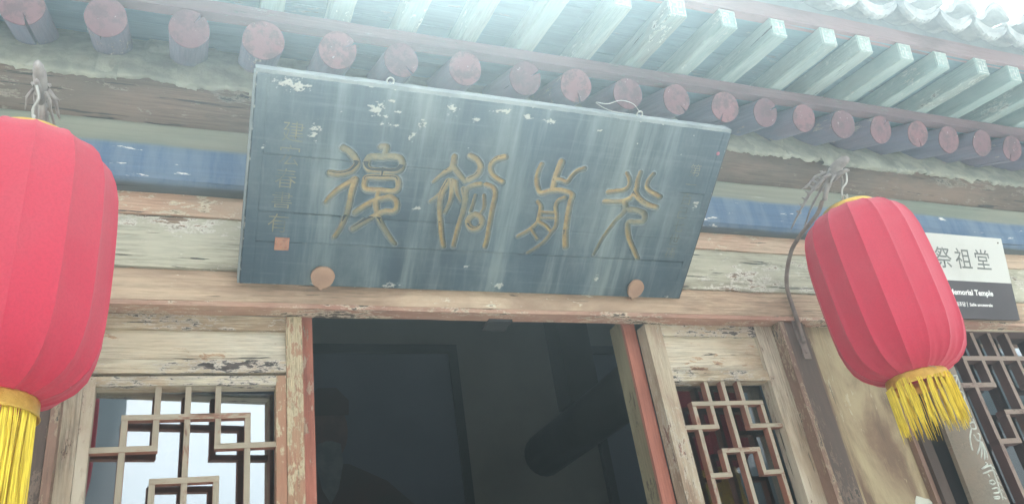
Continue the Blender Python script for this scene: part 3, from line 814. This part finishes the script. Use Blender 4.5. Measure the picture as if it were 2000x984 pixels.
FF = np.stack([I[:-1, :-1], I[1:, :-1], I[1:, 1:], I[:-1, 1:]], -1)
fo = np.where(dist > -.0005, owner, -1)
fo4 = np.maximum.reduce([fo[:-1, :-1], fo[1:, :-1], fo[1:, 1:], fo[:-1, 1:]])
uc, vc = U[:-1, :-1] + d_ / 2, Vv[:-1, :-1] + d_ / 2
region = np.where(uc < BL, 10, np.where(uc > BR, 11, np.where(vc > .390 + .0008 * uc, 15, np.where(vc > .2255 - .001 * uc, 14, np.where(vc > .1345 + .0045 * uc, 13, 12)))))
region = np.where(fo4 >= 0, fo4, region)
m, g, p = new_mat('weathered_blue_lacquer')
at = g.n('ShaderNodeVertexColor', layer_name='wear').outputs[0]
sep = g.n('ShaderNodeSeparateColor', {0: at})
tc = g.n('ShaderNodeTexCoord').outputs['Object']
st1 = g.noise(g.scl(tc, (1, .07, 1)), 7.5, 5, .6)
st2 = g.noise(g.scl(tc, (1, .10, 1)), 24, 4, .6)
st3 = g.noise(g.scl(tc, (1, .30, 1)), 3.0, 3, .5)
s_all = g.math('ADD', g.math('MULTIPLY', st1, .62), g.math('MULTIPLY', st2, .38))
basec = g.mix(g.step(st3, .35, .65), (.042, .074, .100), (.030, .053, .071))
colr = g.mix(g.math('MULTIPLY', g.step(s_all, .46, .66), .68), basec, (.22, .27, .265))
colr = g.mix(g.math('MULTIPLY', g.step(g.noise(g.scl(tc, (.05, 1, 1)), 40, 4, .7), .5, .75), .22), colr, (.22, .26, .26))
dust = g.step(g.noise(g.scl(tc, (1, .5, 1)), 5, 6, .65), .42, .70)
colr = g.mix(g.math('MULTIPLY', dust, .35), colr, (.23, .27, .26))
groove = g.mix(g.step(g.noise(tc, 40, 4, .7), .35, .65), (.185, .19, .145), (.26, .235, .15))
goldc = g.mix(g.step(g.noise(tc, 55, 4, .7), .35, .65), (.40, .29, .12), (.29, .19, .085))
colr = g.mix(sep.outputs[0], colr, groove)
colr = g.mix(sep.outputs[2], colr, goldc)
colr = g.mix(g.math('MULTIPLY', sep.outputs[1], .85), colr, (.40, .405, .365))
setp(g, p, Base_Color=colr, Roughness=.62, Normal=g.bump(g.noise(g.scl(tc, (.1, 1, 1)), 120, 4, .7), .25, .002))
M['plaque'] = m
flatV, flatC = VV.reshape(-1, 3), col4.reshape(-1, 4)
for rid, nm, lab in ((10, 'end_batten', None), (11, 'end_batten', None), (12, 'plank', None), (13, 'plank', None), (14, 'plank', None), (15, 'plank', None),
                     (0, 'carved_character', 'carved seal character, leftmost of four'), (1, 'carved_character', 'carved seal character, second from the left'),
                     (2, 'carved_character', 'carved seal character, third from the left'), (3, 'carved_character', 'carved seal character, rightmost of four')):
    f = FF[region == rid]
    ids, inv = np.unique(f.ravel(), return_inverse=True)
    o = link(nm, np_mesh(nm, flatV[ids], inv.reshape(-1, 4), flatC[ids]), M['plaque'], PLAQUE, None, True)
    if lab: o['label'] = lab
M['plaque_edge'] = plain('dusty_board_edge', (.25, .28, .28), (.17, .20, .205), 9, .9, .3)
M['plaque_back'] = plain('dark_board_back', (.05, .06, .065), (.07, .075, .08), 9, .9, .3)
box('backing_board', .003, PW - .003, .003, PH - .003, -.038, -.0125, M['plaque_back'], PLAQUE, 0)
box('edge_strip', -.0015, PW + .0015, PH - .001, PH + .009, -.044, -.0015, M['plaque_edge'], PLAQUE, .002, 80, .0009)
box('edge_strip', -.0045, -.0002, .001, PH - .002, -.042, -.002, M['plaque_edge'], PLAQUE, .001)
box('edge_strip', PW + .0002, PW + .0045, .001, PH - .002, -.042, -.002, M['plaque_back'], PLAQUE, .001)
M['gilt_faint'] = plain('faint_gilt', (.215, .195, .12), (.09, .11, .105), 22, .8, .2)
M['ink_faint'] = plain('faint_carved_line', (.05, .06, .055), (.20, .19, .13), 22, .8, .2)
for txt, u0, v0, dv, sz, mm in (('建宏春書有', .075, .436, .0665, .062, 'gilt_faint'), ('第一百己七世孫', 1.352, .452, .0495, .047, 'ink_faint')):
    for k, ch in enumerate(txt):
        me = text_mesh(ch, sz, 'LEFT', -.0006)
        o = link('inscription_character', me, M[mm], PLAQUE, (u0 - .004 * (k if sz > .05 else 0), v0 - k * dv, .0017))
m, g, p = new_mat('seal_red')
setp(g, p, Base_Color=g.mix(g.step(g.noise(g.coords()[0], 60, 4), .4, .6), (.40, .19, .12), (.30, .13, .085)), Roughness=.8)
M['seal'] = m
sealo = box('seal_stamp', .086, .125, .112, .150, .001, .0042, m, PLAQUE, .002)
bm = bmesh.new()
for x0, x1, y0, y1 in ((.090, .121, .1455, .147), (.090, .121, .115, .1165), (.0895, .091, .117, .145), (.120, .1215, .117, .145), (.098, .1, .119, .133), (.104, .117, .130, .1315),
                       (.104, .117, .124, .1255), (.110, .1115, .118, .129), (.095, .117, .137, .1385)):
    add_box(bm, x0, x1, y0, y1, .0041, .0046)
finish('seal_script', bm, M['rust_disc'], sealo)
bm = bmesh.new()
add_tube(bm, [(1.442, .534, .0008), (1.442, .534, .0032)], [.0065, .004], 10)
finish('paint_spot', bm, plain('pink_paint_spot', (.42, .12, .17), (.36, .14, .18), 30), PLAQUE)
def ring_path(c, r, n=18): return [(c[0] + r * math.cos(2 * math.pi * k / n), c[1] + r * math.sin(2 * math.pi * k / n), c[2]) for k in range(n + 1)]
for u in (.349, 1.132):
    tube('hanging_eye', ring_path((u, PH + .016, -.02), .0095), .0024, M['wire'], PLAQUE, 6)
tube('hanging_wire', smooth_path([(1.130, PH + .022, -.018), (1.10, PH + .045, -.02), (1.06, PH + .048, -.03), (1.02, PH + .032, -.03), (.985, PH + .030, -.04), (1.03, PH + .014, -.03), (1.10, PH + .010, -.03)], 5),
     .0012, M['wire'], PLAQUE, 5)

# ================================================================== lanterns
m, g, p = new_mat('red_lantern_fabric')
base, _ = g.coords()
nz = g.noise(base, 7, 4)
rnd = g.n('ShaderNodeObjectInfo').outputs['Random']
red = g.mix(rnd, (.54, .022, .062), (.485, .019, .055))
red = g.mix(g.math('MULTIPLY', g.step(nz, .42, .68), .5), red, (.52, .05, .085))
red = g.mix(g.math('MULTIPLY', g.step(g.noise(base, 190, 3, .6), .40, .66), .35), red, (.36, .014, .045))
wv = g.math('ADD', g.math('MULTIPLY', g.noise(g.scl(base, (1, 1, .12)), 700, 2), .5), g.math('MULTIPLY', g.noise(g.scl(base, (.12, .12, 1)), 700, 2), .5))
fold = g.noise(g.scl(base, (1, 1, .22)), 16, 3, .5, .5)
setp(g, p, Base_Color=red, Roughness=.8, Normal=g.bump(g.math('ADD', g.math('MULTIPLY', wv, .25), fold), .45, .006))
p.inputs['Sheen Weight'].default_value = .25
p.inputs['Sheen Tint'].default_value = (1, .7, .75, 1)
tl = g.n('ShaderNodeBsdfTranslucent', {'Color': (.75, .05, .09, 1)}).outputs[0]
mx = g.n('ShaderNodeMixShader', {0: .22, 1: p.outputs[0], 2: tl}).outputs[0]
g.nt.links.new(mx, g.nt.nodes['Material Output'].inputs[0])
M['fabric'] = m
M['gold'] = plain('gold_foil', (.72, .48, .11), (.60, .38, .07), 50, .34, .9, .75)
m, g, p = new_mat('yellow_fringe')
base, _ = g.coords()
th_ = g.noise(g.scl(base, (1, 1, .03)), 260, 3, .7)
setp(g, p, Base_Color=g.mix(g.step(th_, .36, .62), (.50, .35, .02), (.86, .68, .06)), Roughness=.75)
M['fringe'] = m
M['wire_pale'] = plain('pale_handle_wire', (.52, .45, .36), (.42, .36, .29), 30, .5, .2, .3)
NG, LH, LR = 15, .60, .1935
PROF = [(0, .088), (.006, .105), (.016, .127), (.034, .150), (.06, .169), (.095, .182), (.14, .190), (.21, .1935), (.30, .1945), (.39, .1935), (.46, .190), (.505, .182), (.54, .169), (.566, .150), (.584, .127), (.594, .105), (.60, .088)]
pz = np.array([q[0] for q in PROF]); pr = np.array([q[1] for q in PROF])
tt = np.linspace(0, 16, 57)
zz_, rr_ = np.interp(tt, range(17), pz), np.interp(tt, range(17), pr)
def gore_mesh(seed):
    nt_ = 11
    half = math.pi / NG
    T = np.linspace(-1, 1, nt_)
    V = []
    for z0, r0 in zip(zz_, rr_):
        endk = 1 - min(z0, LH - z0) / .30
        for t in T:
            a = t * half
            chord = math.cos(half) / math.cos(a)
            r = r0 * (1 + (chord - 1) * .9 - .022 * (1 - t * t) * (.35 + .8 * max(endk, 0)))
            if z0 < .12: r += .0016 * math.sin(t * 7 + seed * 2 + z0 * 30) * (1 - z0 / .12)
            r += .0022 * math.exp(-((1 - abs(t)) / .07) ** 2)
            V.append((r * math.cos(a), r * math.sin(a), z0))
    n = len(zz_)
    I = np.arange(n * nt_).reshape(n, nt_)
    return np_mesh('fabric_panel', np.array(V), np.stack([I[:-1, :-1], I[:-1, 1:], I[1:, 1:], I[1:, :-1]], -1).reshape(-1, 4))
gores = [gore_mesh(s) for s in range(4)]
for me in gores:
    me.materials.append(M['fabric'])
    me.shade_smooth()
def band_mesh(prof, n=48):
    b = bmesh.new()
    rows = [[b.verts.new((r * math.cos(2 * math.pi * k / n), r * math.sin(2 * math.pi * k / n), z)) for k in range(n)] for r, z in prof]
    for r0, r1 in zip(rows, rows[1:] + rows[:1]):
        for k in range(n): b.faces.new((r0[k], r0[(k + 1) % n], r1[(k + 1) % n], r1[k]))
    return b
def lantern(label, x, y, zb, rz, tilt, seed, hang_a):
    r = random.Random(seed)
    L = tag(empty('red_lantern', (x, y, zb), (tilt[0], tilt[1], rz)), label, 'lantern', 'red lanterns on the hall front')
    for k in range(NG):
        o = link('fabric_panel', gores[k % 4], parent=L)
        o.rotation_euler = (0, 0, 2 * math.pi * k / NG)
    finish('bottom_ring', band_mesh([(.0895, .004), (.092, -.002), (.0925, -.026), (.0955, -.032), (.093, -.0335), (.089, -.026), (.0865, -.0)]), M['gold'], L, smooth=True)
    finish('top_ring', band_mesh([(.088, LH - .003), (.0915, LH + .001), (.0905, LH + .013), (.084, LH + .015), (.045, LH + .012), (.045, LH + .009), (.082, LH + .010), (.086, LH)]), M['gold'], L, smooth=True)
    b = bmesh.new()
    for k in range(16):                                        # wire ribs inside, seen as soft lines through the cloth
        a = 2 * math.pi * k / NG + math.pi / NG
        if k < NG: add_tube(b, [((r0 - .003) * math.cos(a), (r0 - .003) * math.sin(a), z0) for z0, r0 in PROF], .0012, 4)
    finish('rib_wires', b, M['wire'], L)
    b = bmesh.new()                                            # fringe: bundles of hanging threads
    nb = 26
    for q in range(nb):
        a0 = 2 * math.pi * (q + r.uniform(-.25, .25)) / nb
        gap = r.random() < .10
        for s in range(4 if gap else 13):
            a = a0 + r.gauss(0, .058)
            ln = (.215 if seed == 3 else .142) + r.uniform(-.028, .012) + (.012 if r.random() < .1 else 0)
            rad = (.086 if seed == 3 else .0955) + r.uniform(-.005, .002)
            bend, sw = r.uniform(-.05, .05), r.uniform(-.010, .008)
            pts = []
            for k in range(6):
                t = k / 5
                aa = a + bend * t * t + .018 * math.sin(q * 1.7 + t * 5)
                pts.append(((rad + sw * t) * math.cos(aa), (rad + sw * t) * math.sin(aa), (-.018 if seed == 3 else -.012 - .014 * abs(math.sin(a * 2))) - ln * t))
            add_tube(b, pts, [.0014, .0015, .0015, .0014, .0013, .0007], 3, False)
    o = finish('fringe', b, M['fringe'], L)
    o['kind'] = 'stuff'
    cA, sA = math.cos(hang_a), math.sin(hang_a)
    tube('handle_wire', smooth_path([(-.072 * cA, -.072 * sA, LH - .01), (-.07 * cA, -.07 * sA, LH + .022), (-.045 * cA, -.045 * sA, LH + .05), (0, 0, LH + .066),
                                     (.045 * cA, .045 * sA, LH + .05), (.07 * cA, .07 * sA, LH + .022), (.072 * cA, .072 * sA, LH - .01)], 5), .0017, M['wire_pale'], L, 6)
    tube('loose_thread', [(-.088, -.03, .03), (-.05, -.085, -.004), (-.045, -.086, -.01)], .0009, M['wire_pale'], L, 4)
    return L
lantern('red cloth lantern beside the left door leaf, cut off by the photo edge', -.341, 1.700, 2.217, .12, (0, 0), 3, .1)
lantern('red cloth lantern in front of the white and grey temple sign', 2.112, 1.745, 2.270, .30, (0, 0), 5, .55)

# ---- iron brackets that carry them, each ending in a dragon head
def bracket(label, path, hook, plate, handle_top):
    B = tag(empty('lantern_bracket', Vector(plate)), label, 'bracket', 'iron lantern brackets')
    o = B.location
    L = lambda q: Vector(q) - o
    rad = np.linspace(.0095, .0085, 0 + len(smooth_path(path, 6)))
    tube('curved_arm', [L(q) for q in smooth_path(path, 6)], list(rad), M['iron'], B, 8, .7)
    pb = bmesh.new()
    add_box(pb, -.016, .016, -.006, 0, -.075, .085, .002)
    pl = finish('wall_plate', pb, M['iron'], B)
    for zc in (-.05, .0, .055):
        b = bmesh.new()
        add_tube(b, [(0, -.005, zc), (0, -.0085, zc), (0, -.0105, zc)], [.0065, .006, .003], 8)
        finish('bolt', b, M['iron'], pl)
    h = L(hook)
    P = lambda *a: [h + Vector(q) for q in a]
    tube('dragon_head', smooth_path(P((0, .075, -.035), (0, .045, .0), (0, .012, .030), (0, -.025, .040), (0, -.062, .040), (0, -.088, .034)), 3), [.011] * 3 + [.014] * 3 + [.022] * 3 + [.024] * 2 + [.020] * 2 + [.014] * 2 + [.006], M['iron_pale'], B, 10, .62)
    tube('dragon_jaw', P((0, .02, .012), (0, -.025, .010), (0, -.06, .004), (0, -.072, -.004)), [.011, .012, .008, .003], M['iron_pale'], B, 8, .7)
    for s in (-1, 1):
        tube('horn', smooth_path(P((s * .012, .015, .045), (s * .020, .06, .055), (s * .024, .10, .046), (s * .026, .13, .05)), 3), [.006] * 4 + [.0045] * 4 + [.0015] * 2, M['iron_pale'], B, 6)
        tube('mane_blade', smooth_path(P((s * .010, .03, .032), (s * .018, .10, .018), (s * .022, .17, -.012), (s * .03, .245, -.058)), 4), [.0065] * 4 + [.006] * 4 + [.0045] * 4 + [.0012], M['iron_pale'], B, 6, .5)
        tube('ear_fin', P((s * .014, -.004, .028), (s * .026, .012, .024), (s * .036, .030, .030)), [.009, .007, .0015], M['iron_pale'], B, 6, .5)
        tube('cheek_fin', P((s * .013, -.02, .012), (s * .024, -.008, -.004), (s * .027, .008, -.026)), [.008, .006, .002], M['iron_pale'], B, 6, .5)
        b = bmesh.new()
        add_tube(b, P((s * .015, -.008, .040), (s * .021, -.010, .042)), [.006, .003], 8)
        finish('eye', b, M['iron_pale'], B)
    b = bmesh.new()
    for k in range(8):
        t = k / 7
        a = h + Vector((0, .03 + .17 * t, .046 - .055 * t * t))
        add_tube(b, [a, a + Vector((0, .010, .022 - .008 * t)), a + Vector((0, .018, .030 - .012 * t))], [.006, .004, .001], 5)
    add_tube(b, P((0, .02, .042), (0, .10, .038), (0, .16, .018), (0, .21, -.01)), [.009, .007, .006, .002], 6, True, .5)
    finish('mane_comb', b, M['iron_pale'], B)
    ht = L(handle_top)
    s0 = h + Vector((0, -.045, .004))
    mid = (s0 + ht) / 2
    tube('hook', smooth_path([s0 + Vector((0, 0, .012)), s0 + Vector((0, -.010, -.004)), mid + Vector((.006, -.010, .012)), mid + Vector((-.006, .010, -.008)), ht + Vector((0, .012, .004)), ht + Vector((0, .004, -.006)), ht + Vector((0, -.010, .004)), ht + Vector((0, -.012, .014))], 4),
         .0032, M['wire'], B, 6)
    return B
bracket('rusty iron bracket with a dragon head holding the lantern before the sign',
        [(2.112, 2.143, 2.56), (2.110, 2.138, 2.66), (2.105, 2.125, 2.79), (2.10, 2.055, 2.878), (2.095, 1.985, 2.91), (2.085, 1.905, 2.92), (2.10, 1.86, 2.945), (2.112, 1.832, 2.980)],
        (2.1215, 1.757, 3.015), (2.112, 2.155, 2.575), (2.1215, 1.745, 2.262 + .666))
bracket('rusty iron bracket with a dragon head holding the lantern at the left photo edge',
        [(-.335, 2.143, 2.50), (-.335, 2.138, 2.60), (-.335, 2.12, 2.72), (-.338, 2.06, 2.82), (-.340, 1.95, 2.86), (-.341, 1.86, 2.88), (-.341, 1.79, 2.925)],
        (-.341, 1.712, 2.962), (-.335, 2.155, 2.52), (-.341, 1.700, 2.217 + .666))

# ================================================================== temple sign
SL = .239
SW = .79
SIGN = tag(empty('temple_sign', (3.266 - SW, 2.100, 2.656), (math.radians(90) + SL, 0, 0)), 'white and grey sign board reading Memorial Temple, half hidden behind the lantern', 'sign')
M['sign_white'] = plain('sign_white', (.52, .52, .485), (.47, .47, .435), 3, .55, .05)
M['sign_grey'] = plain('sign_grey', (.05, .04, .045), (.062, .05, .054), 3, .55, .05)
M['ink'] = plain('grey_ink', (.11, .11, .105), (.14, .14, .13), 9, .7, 0)
M['sign_text'] = plain('sign_white_text', (.82, .82, .80), (.80, .80, .78), 9, .7, 0)
box('white_panel', 0, SW, .159, .359, -.02, 0, M['sign_white'], SIGN, .002)
box('grey_panel', 0, SW, 0, .1587, -.02, 0, M['sign_grey'], SIGN, .002)
for k, ch in enumerate('祭祖堂'):
    link('sign_lettering', text_mesh(ch, .097, 'LEFT', .0004), M['ink'], SIGN, (SW - .423 + k * .1145, .2195, .0008))
def fit_text(s, x1, y, size, wd, mat_, fat):
    me = text_mesh(s, size, 'LEFT', fat)
    xs = [v.co.x for v in me.vertices]
    k = wd / (max(xs) - min(xs))
    x0 = min(xs)
    for v in me.vertices: v.co.x = (v.co.x - x0) * k
    return link('sign_lettering', me, mat_, SIGN, (x1 - wd, y, .0008))
fit_text('Memorial Temple', SW - .129, .100, .0325, .252, M['sign_text'], .0007)
fit_text('제조당', SW - .304, .0525, .0205, .056, M['sign_text'], .0003)
fit_text('Salle ancestrale', SW - .147, .0535, .0172, .133, M['sign_text'], .0004)
box('sign_rule', SW - .2945, SW - .2925, .049, .070, .0003, .0009, M['sign_text'], SIGN, 0)
bm = bmesh.new()
add_tube(bm, [(SW - .027, .338, 0), (SW - .027, .338, .003)], [.004, .003], 8)
finish('nail', bm, M['iron'], SIGN)
# two timber blocks hold it off the beam
for x in (.08, SW - .08): box('spacer', x, x + .03, .02, .05, -.052, -.0205, M['dark_wood'], SIGN, 0)

# ================================================================== couplet board on the column
COUP = tag(empty('couplet_board', (2.583, 2.086, 1.93), (math.radians(90) + .03, 0, 0)), 'tall narrow grey brown board with pale carved script hanging on the column', 'couplet board')
CW = .172
M['couplet'] = wood('grey_brown_couplet', (.20, .155, .115), (.165, .14, .11), (.24, .19, .14), 'Z', .41, .76, .8, grain=.3)
arc = lambda u: -.022 * ((u - CW / 2) / (CW / 2)) ** 2
bm = bmesh.new()
n = 13
fr = [[bm.verts.new((CW * k / (n - 1), v, arc(CW * k / (n - 1)))) for k in range(n)] for v in (-1.15, -.4, 0, .4, .66)]
bk = [[bm.verts.new((CW * k / (n - 1), v, arc(CW * k / (n - 1)) - .018)) for k in range(n)] for v in (-1.15, -.4, 0, .4, .66)]
for a, b in zip(fr, fr[1:]):
    for k in range(n - 1): bm.faces.new((a[k], a[k + 1], b[k + 1], b[k]))
for a, b in zip(bk, bk[1:]):
    for k in range(n - 1): bm.faces.new((a[k], b[k], b[k + 1], a[k + 1]))
for k in range(n - 1):
    bm.faces.new((fr[0][k], bk[0][k], bk[0][k + 1], fr[0][k + 1]))
    bm.faces.new((fr[-1][k], fr[-1][k + 1], bk[-1][k + 1], bk[-1][k]))
for a, b, c, d in zip(fr, fr[1:], bk, bk[1:]):
    bm.faces.new((a[0], b[0], d[0], c[0]))
    bm.faces.new((a[-1], c[-1], d[-1], b[-1]))
finish('board', bm, M['couplet'], COUP, smooth=False)
M['couplet_ink'] = plain('pale_carved_script', (.50, .52, .47), (.38, .40, .36), 30, .85, .2)
CST = [[[117,470],[153,473],[122,444],[118,421]],[[148,470],[145,444],[131,423],[95,421]],[[89,418],[105,412],[87,370]],[[121,412],[144,406],[141,386],[118,378],[114,392],[125,406]],[[138,380],[137,357],[144,340]],[[82,462],[87,450],[77,438],[69,444]],[[102,285],[129,293],[140,284],[134,268],[104,268],[103,282]],[[143,289],[144,306]],[[103,266],[79,236],[69,204],[68,188]],[[104,246],[108,227],[131,221]],[[129,251],[145,245],[129,224]],[[131,221],[107,197],[81,174]],[[133,218],[113,186],[94,160]],[[139,221],[130,186],[108,152]],[[142,220],[142,185],[131,156]],[[81,124],[113,136],[107,144]],[[76,122],[127,132],[159,123]],[[74,106],[133,116],[158,102]],[[138,140],[137,111],[132,64],[125,13]],[[97,103],[100,92]],[[88,77],[108,81],[116,71],[100,66],[86,72]],[[88,51],[116,54],[118,39],[86,36]],[[79,23],[109,24],[101,17],[80,18]],[[154,94],[159,83]],[[146,74],[158,62]],[[146,48],[154,37]],[[138,22],[153,16]]]
for lo, hi in ((0, 6), (6, 15), (15, 99)):
    bm = bmesh.new()
    for st in CST[lo:hi]:
        pts = [(u / 1000, v / 1000) for u, v in st]
        pa = smooth_path([(u, v, 0) for u, v in pts], 4) if len(pts) > 2 else [Vector((u, v, 0)) for u, v in pts]
        add_tube(bm, [(q.x, q.y, arc(q.x) + .0004) for q in pa], [.0024] + [.0033] * (len(pa) - 2) + [.0022], 6)
    finish('carved_character', bm, M['couplet_ink'], COUP, smooth=True)

# ================================================================== framed portraits on the back wall
M['canvas'] = plain('dim_blue_canvas', (.115, .135, .175), (.10, .115, .15), 2, .9, .1)
M['p_skin'] = plain('dim_painted_skin', (.15, .11, .105), (.12, .085, .085), 9, .9, 0)
M['p_beard'] = plain('dim_painted_beard', (.16, .185, .205), (.12, .14, .155), 14, .9, 0)
M['p_robe'] = plain('dim_painted_robe', (.075, .07, .07), (.09, .065, .065), 4, .9, 0)
def poly_part(name, pts, z0, z1, m_, par):
    bm = bmesh.new()
    a = [bm.verts.new((x, z0, y)) for x, y in pts]
    b = [bm.verts.new((x, z1, y)) for x, y in pts]
    bm.faces.new(a); bm.faces.new(b[::-1])
    for k in range(len(pts)): bm.faces.new((a[k], a[(k + 1) % len(pts)], b[(k + 1) % len(pts)], b[k]))
    return finish(name, bm, m_, par)
def portrait(label, xc, w_, z0, z1):
    Pm = tag(empty('framed_portrait', (xc, 5.15, z0)), label, 'framed picture', 'framed pictures on the back wall')
    h = z1 - z0
    box('canvas', -w_ / 2 + .06, w_ / 2 - .06, -.02, -.002, .06, h - .06, M['canvas'], Pm, 0)
    for a in ((-w_ / 2, -w_ / 2 + .062, 0, h), (w_ / 2 - .062, w_ / 2, 0, h)): box('frame', a[0], a[1], -.045, -.001, a[2], a[3], M['dark_wood'], Pm, .004)
    for a in ((0, .062), (h - .062, h)): box('frame', -w_ / 2 + .0625, w_ / 2 - .0625, -.044, -.001, a[0], a[1], M['dark_wood'], Pm, .004)
    e = lambda cx, cz, rx, rz, n=24: [(cx + rx * math.cos(2 * math.pi * k / n), cz + rz * math.sin(2 * math.pi * k / n)) for k in range(n)]
    c = 3.24 - z0
    Y = -.02
    poly_part('painted_robe', [(-.60, .07), (-.55, c - .52), (-.36, c - .34), (-.12, c - .22), (.12, c - .22), (.36, c - .34), (.55, c - .52), (.60, .07)], Y - .002, Y, M['p_robe'], Pm)
    poly_part('painted_face', e(0, c, .125, .20), Y - .004, Y - .0021, M['p_skin'], Pm)
    poly_part('painted_hat', [(-.135, c + .10), (-.14, c + .20), (-.06, c + .29), (.06, c + .29), (.14, c + .20), (.135, c + .10)], Y - .006, Y - .0041, M['p_robe'], Pm)
    poly_part('painted_beard', [(-.075, c - .09), (-.02, c - .07), (.02, c - .07), (.075, c - .09), (.085, c - .22), (.05, c - .38), (0, c - .47), (-.05, c - .38), (-.085, c - .22)], Y - .006, Y - .0041, M['p_beard'], Pm)
portrait('large dim framed portrait of a bearded man, behind the left side of the doorway', .90, 1.86, 1.55, 3.84)
portrait('large dim framed picture inside the hall, behind the right side of the doorway', 3.77, 1.86, 1.55, 3.84)

# ================================================================== courtyard
m, g, p = new_mat('paving_stone')
tc = g.n('ShaderNodeTexCoord').outputs['Object']
br = g.n('ShaderNodeTexBrick', {'Vector': tc, 'Color1': (.40, .39, .36, 1), 'Color2': (.33, .33, .31, 1), 'Mortar': (.16, .16, .15, 1), 'Scale': 1.0, 'Mortar Size': .008, 'Brick Width': .62, 'Row Height': .34})
nz = g.noise(tc, 3, 6, .6)
setp(g, p, Base_Color=g.mix(.35, br.outputs[0], g.mix(g.step(nz, .35, .65), (.5, .5, .5), (1, 1, 1)), 'MULTIPLY'), Roughness=.85, Normal=g.bump(nz, .3, .01))
bm = bmesh.new()
bm.faces.new([bm.verts.new(q) for q in ((-24, -24, 0), (28, -24, 0), (28, 12, 0), (-24, 12, 0))])
tag(finish('ground', bm, m, recalc=False), kind='structure')
def courtyard_hall(name, label, x0, x1, y0, y1, eave, ridge, along):
    """an unseen dark hall shape across the court, for the pane reflections; along = axis of its ridge"""
    S = tag(empty(name, ((x0 + x1) / 2, (y0 + y1) / 2, 0)), label, 'hall')
    hx, hy = (x1 - x0) / 2, (y1 - y0) / 2
    sb = lambda n_, *a, m_, bev=.01: box(n_, *a, M[m_], S, bev)
    sb('wall', -hx, hx, -hy, hy, .004, eave + .1, m_='far_timber')
    w_, l_ = (hx, hy) if along == 'Y' else (hy, hx)
    pr_ = [(-w_ - .8, eave), (-w_ - .8, eave + .12), (0, ridge), (w_ + .8, eave + .12), (w_ + .8, eave), (0, ridge - .3)]
    at = (lambda u, v, z_: (u, v, z_)) if along == 'Y' else (lambda u, v, z_: (v, u, z_))
    bm = bmesh.new()
    a = [bm.verts.new(at(x, -l_ - .06, z_)) for x, z_ in pr_]
    b = [bm.verts.new(at(x, l_ + .06, z_)) for x, z_ in pr_]
    for k in range(6): bm.faces.new((a[k], a[(k + 1) % 6], b[(k + 1) % 6], b[k]))
    bm.faces.new(a); bm.faces.new(b[::-1])
    finish('roof', bm, M['far_roof'], S)
    q = at(.14, l_ + .03, 0)
    sb('ridge', -q[0], q[0], -q[1], q[1], ridge - .06, ridge + .22, m_='far_roof')
    for k in range(4):
        c = -l_ + (k + .5) * l_ / 2
        for n_, d0, d1, z0, z1, mm in (('door', -.55, -.02, .12, 2.3, 'post'), ('window', .02, .8, .9, 2.3, 'dark_bar')):
            if along == 'Y': sb(n_, -hx - .05, -hx - .003, c + d0, c + d1, z0, z1, m_=mm)
            else: sb(n_, c + d0, c + d1, hy + .003, hy + .05, z0, z1, m_=mm)
courtyard_hall('side_hall', 'dark hall across the courtyard, mirrored in the right door leaf panes', 10.3, 15.2, -14.5, -4.8, 4.1, 6.35, 'Y')  # unseen hall, raised so its dark roof fills the right panes' reflection
courtyard_hall('added_dark_wing', 'added dark wing across the courtyard, put there to mirror as a band in the left door leaf pane', -6.0, 1.02, -13.0, -7.8, 6.2, 7.6, 'X')  # unseen; added only to darken a band of the left pane's reflection

# ================================================================== added volume of air that stands in for lens flare
m = bpy.data.materials.new('flare_haze_air')
m.use_nodes = True
nt = m.node_tree
nt.nodes.remove(nt.nodes['Principled BSDF'])
pv = nt.nodes.new('ShaderNodeVolumePrincipled')
pv.inputs['Color'].default_value = (.68, .91, 1.0, 1)
pv.inputs['Density'].default_value = .037
pv.inputs['Anisotropy'].default_value = .85
nt.links.new(pv.outputs[0], nt.nodes['Material Output'].inputs['Volume'])
tag(box('flare_haze', -25, 29, -25, 13, -1, 9.0, m, None, 0), kind='stuff')
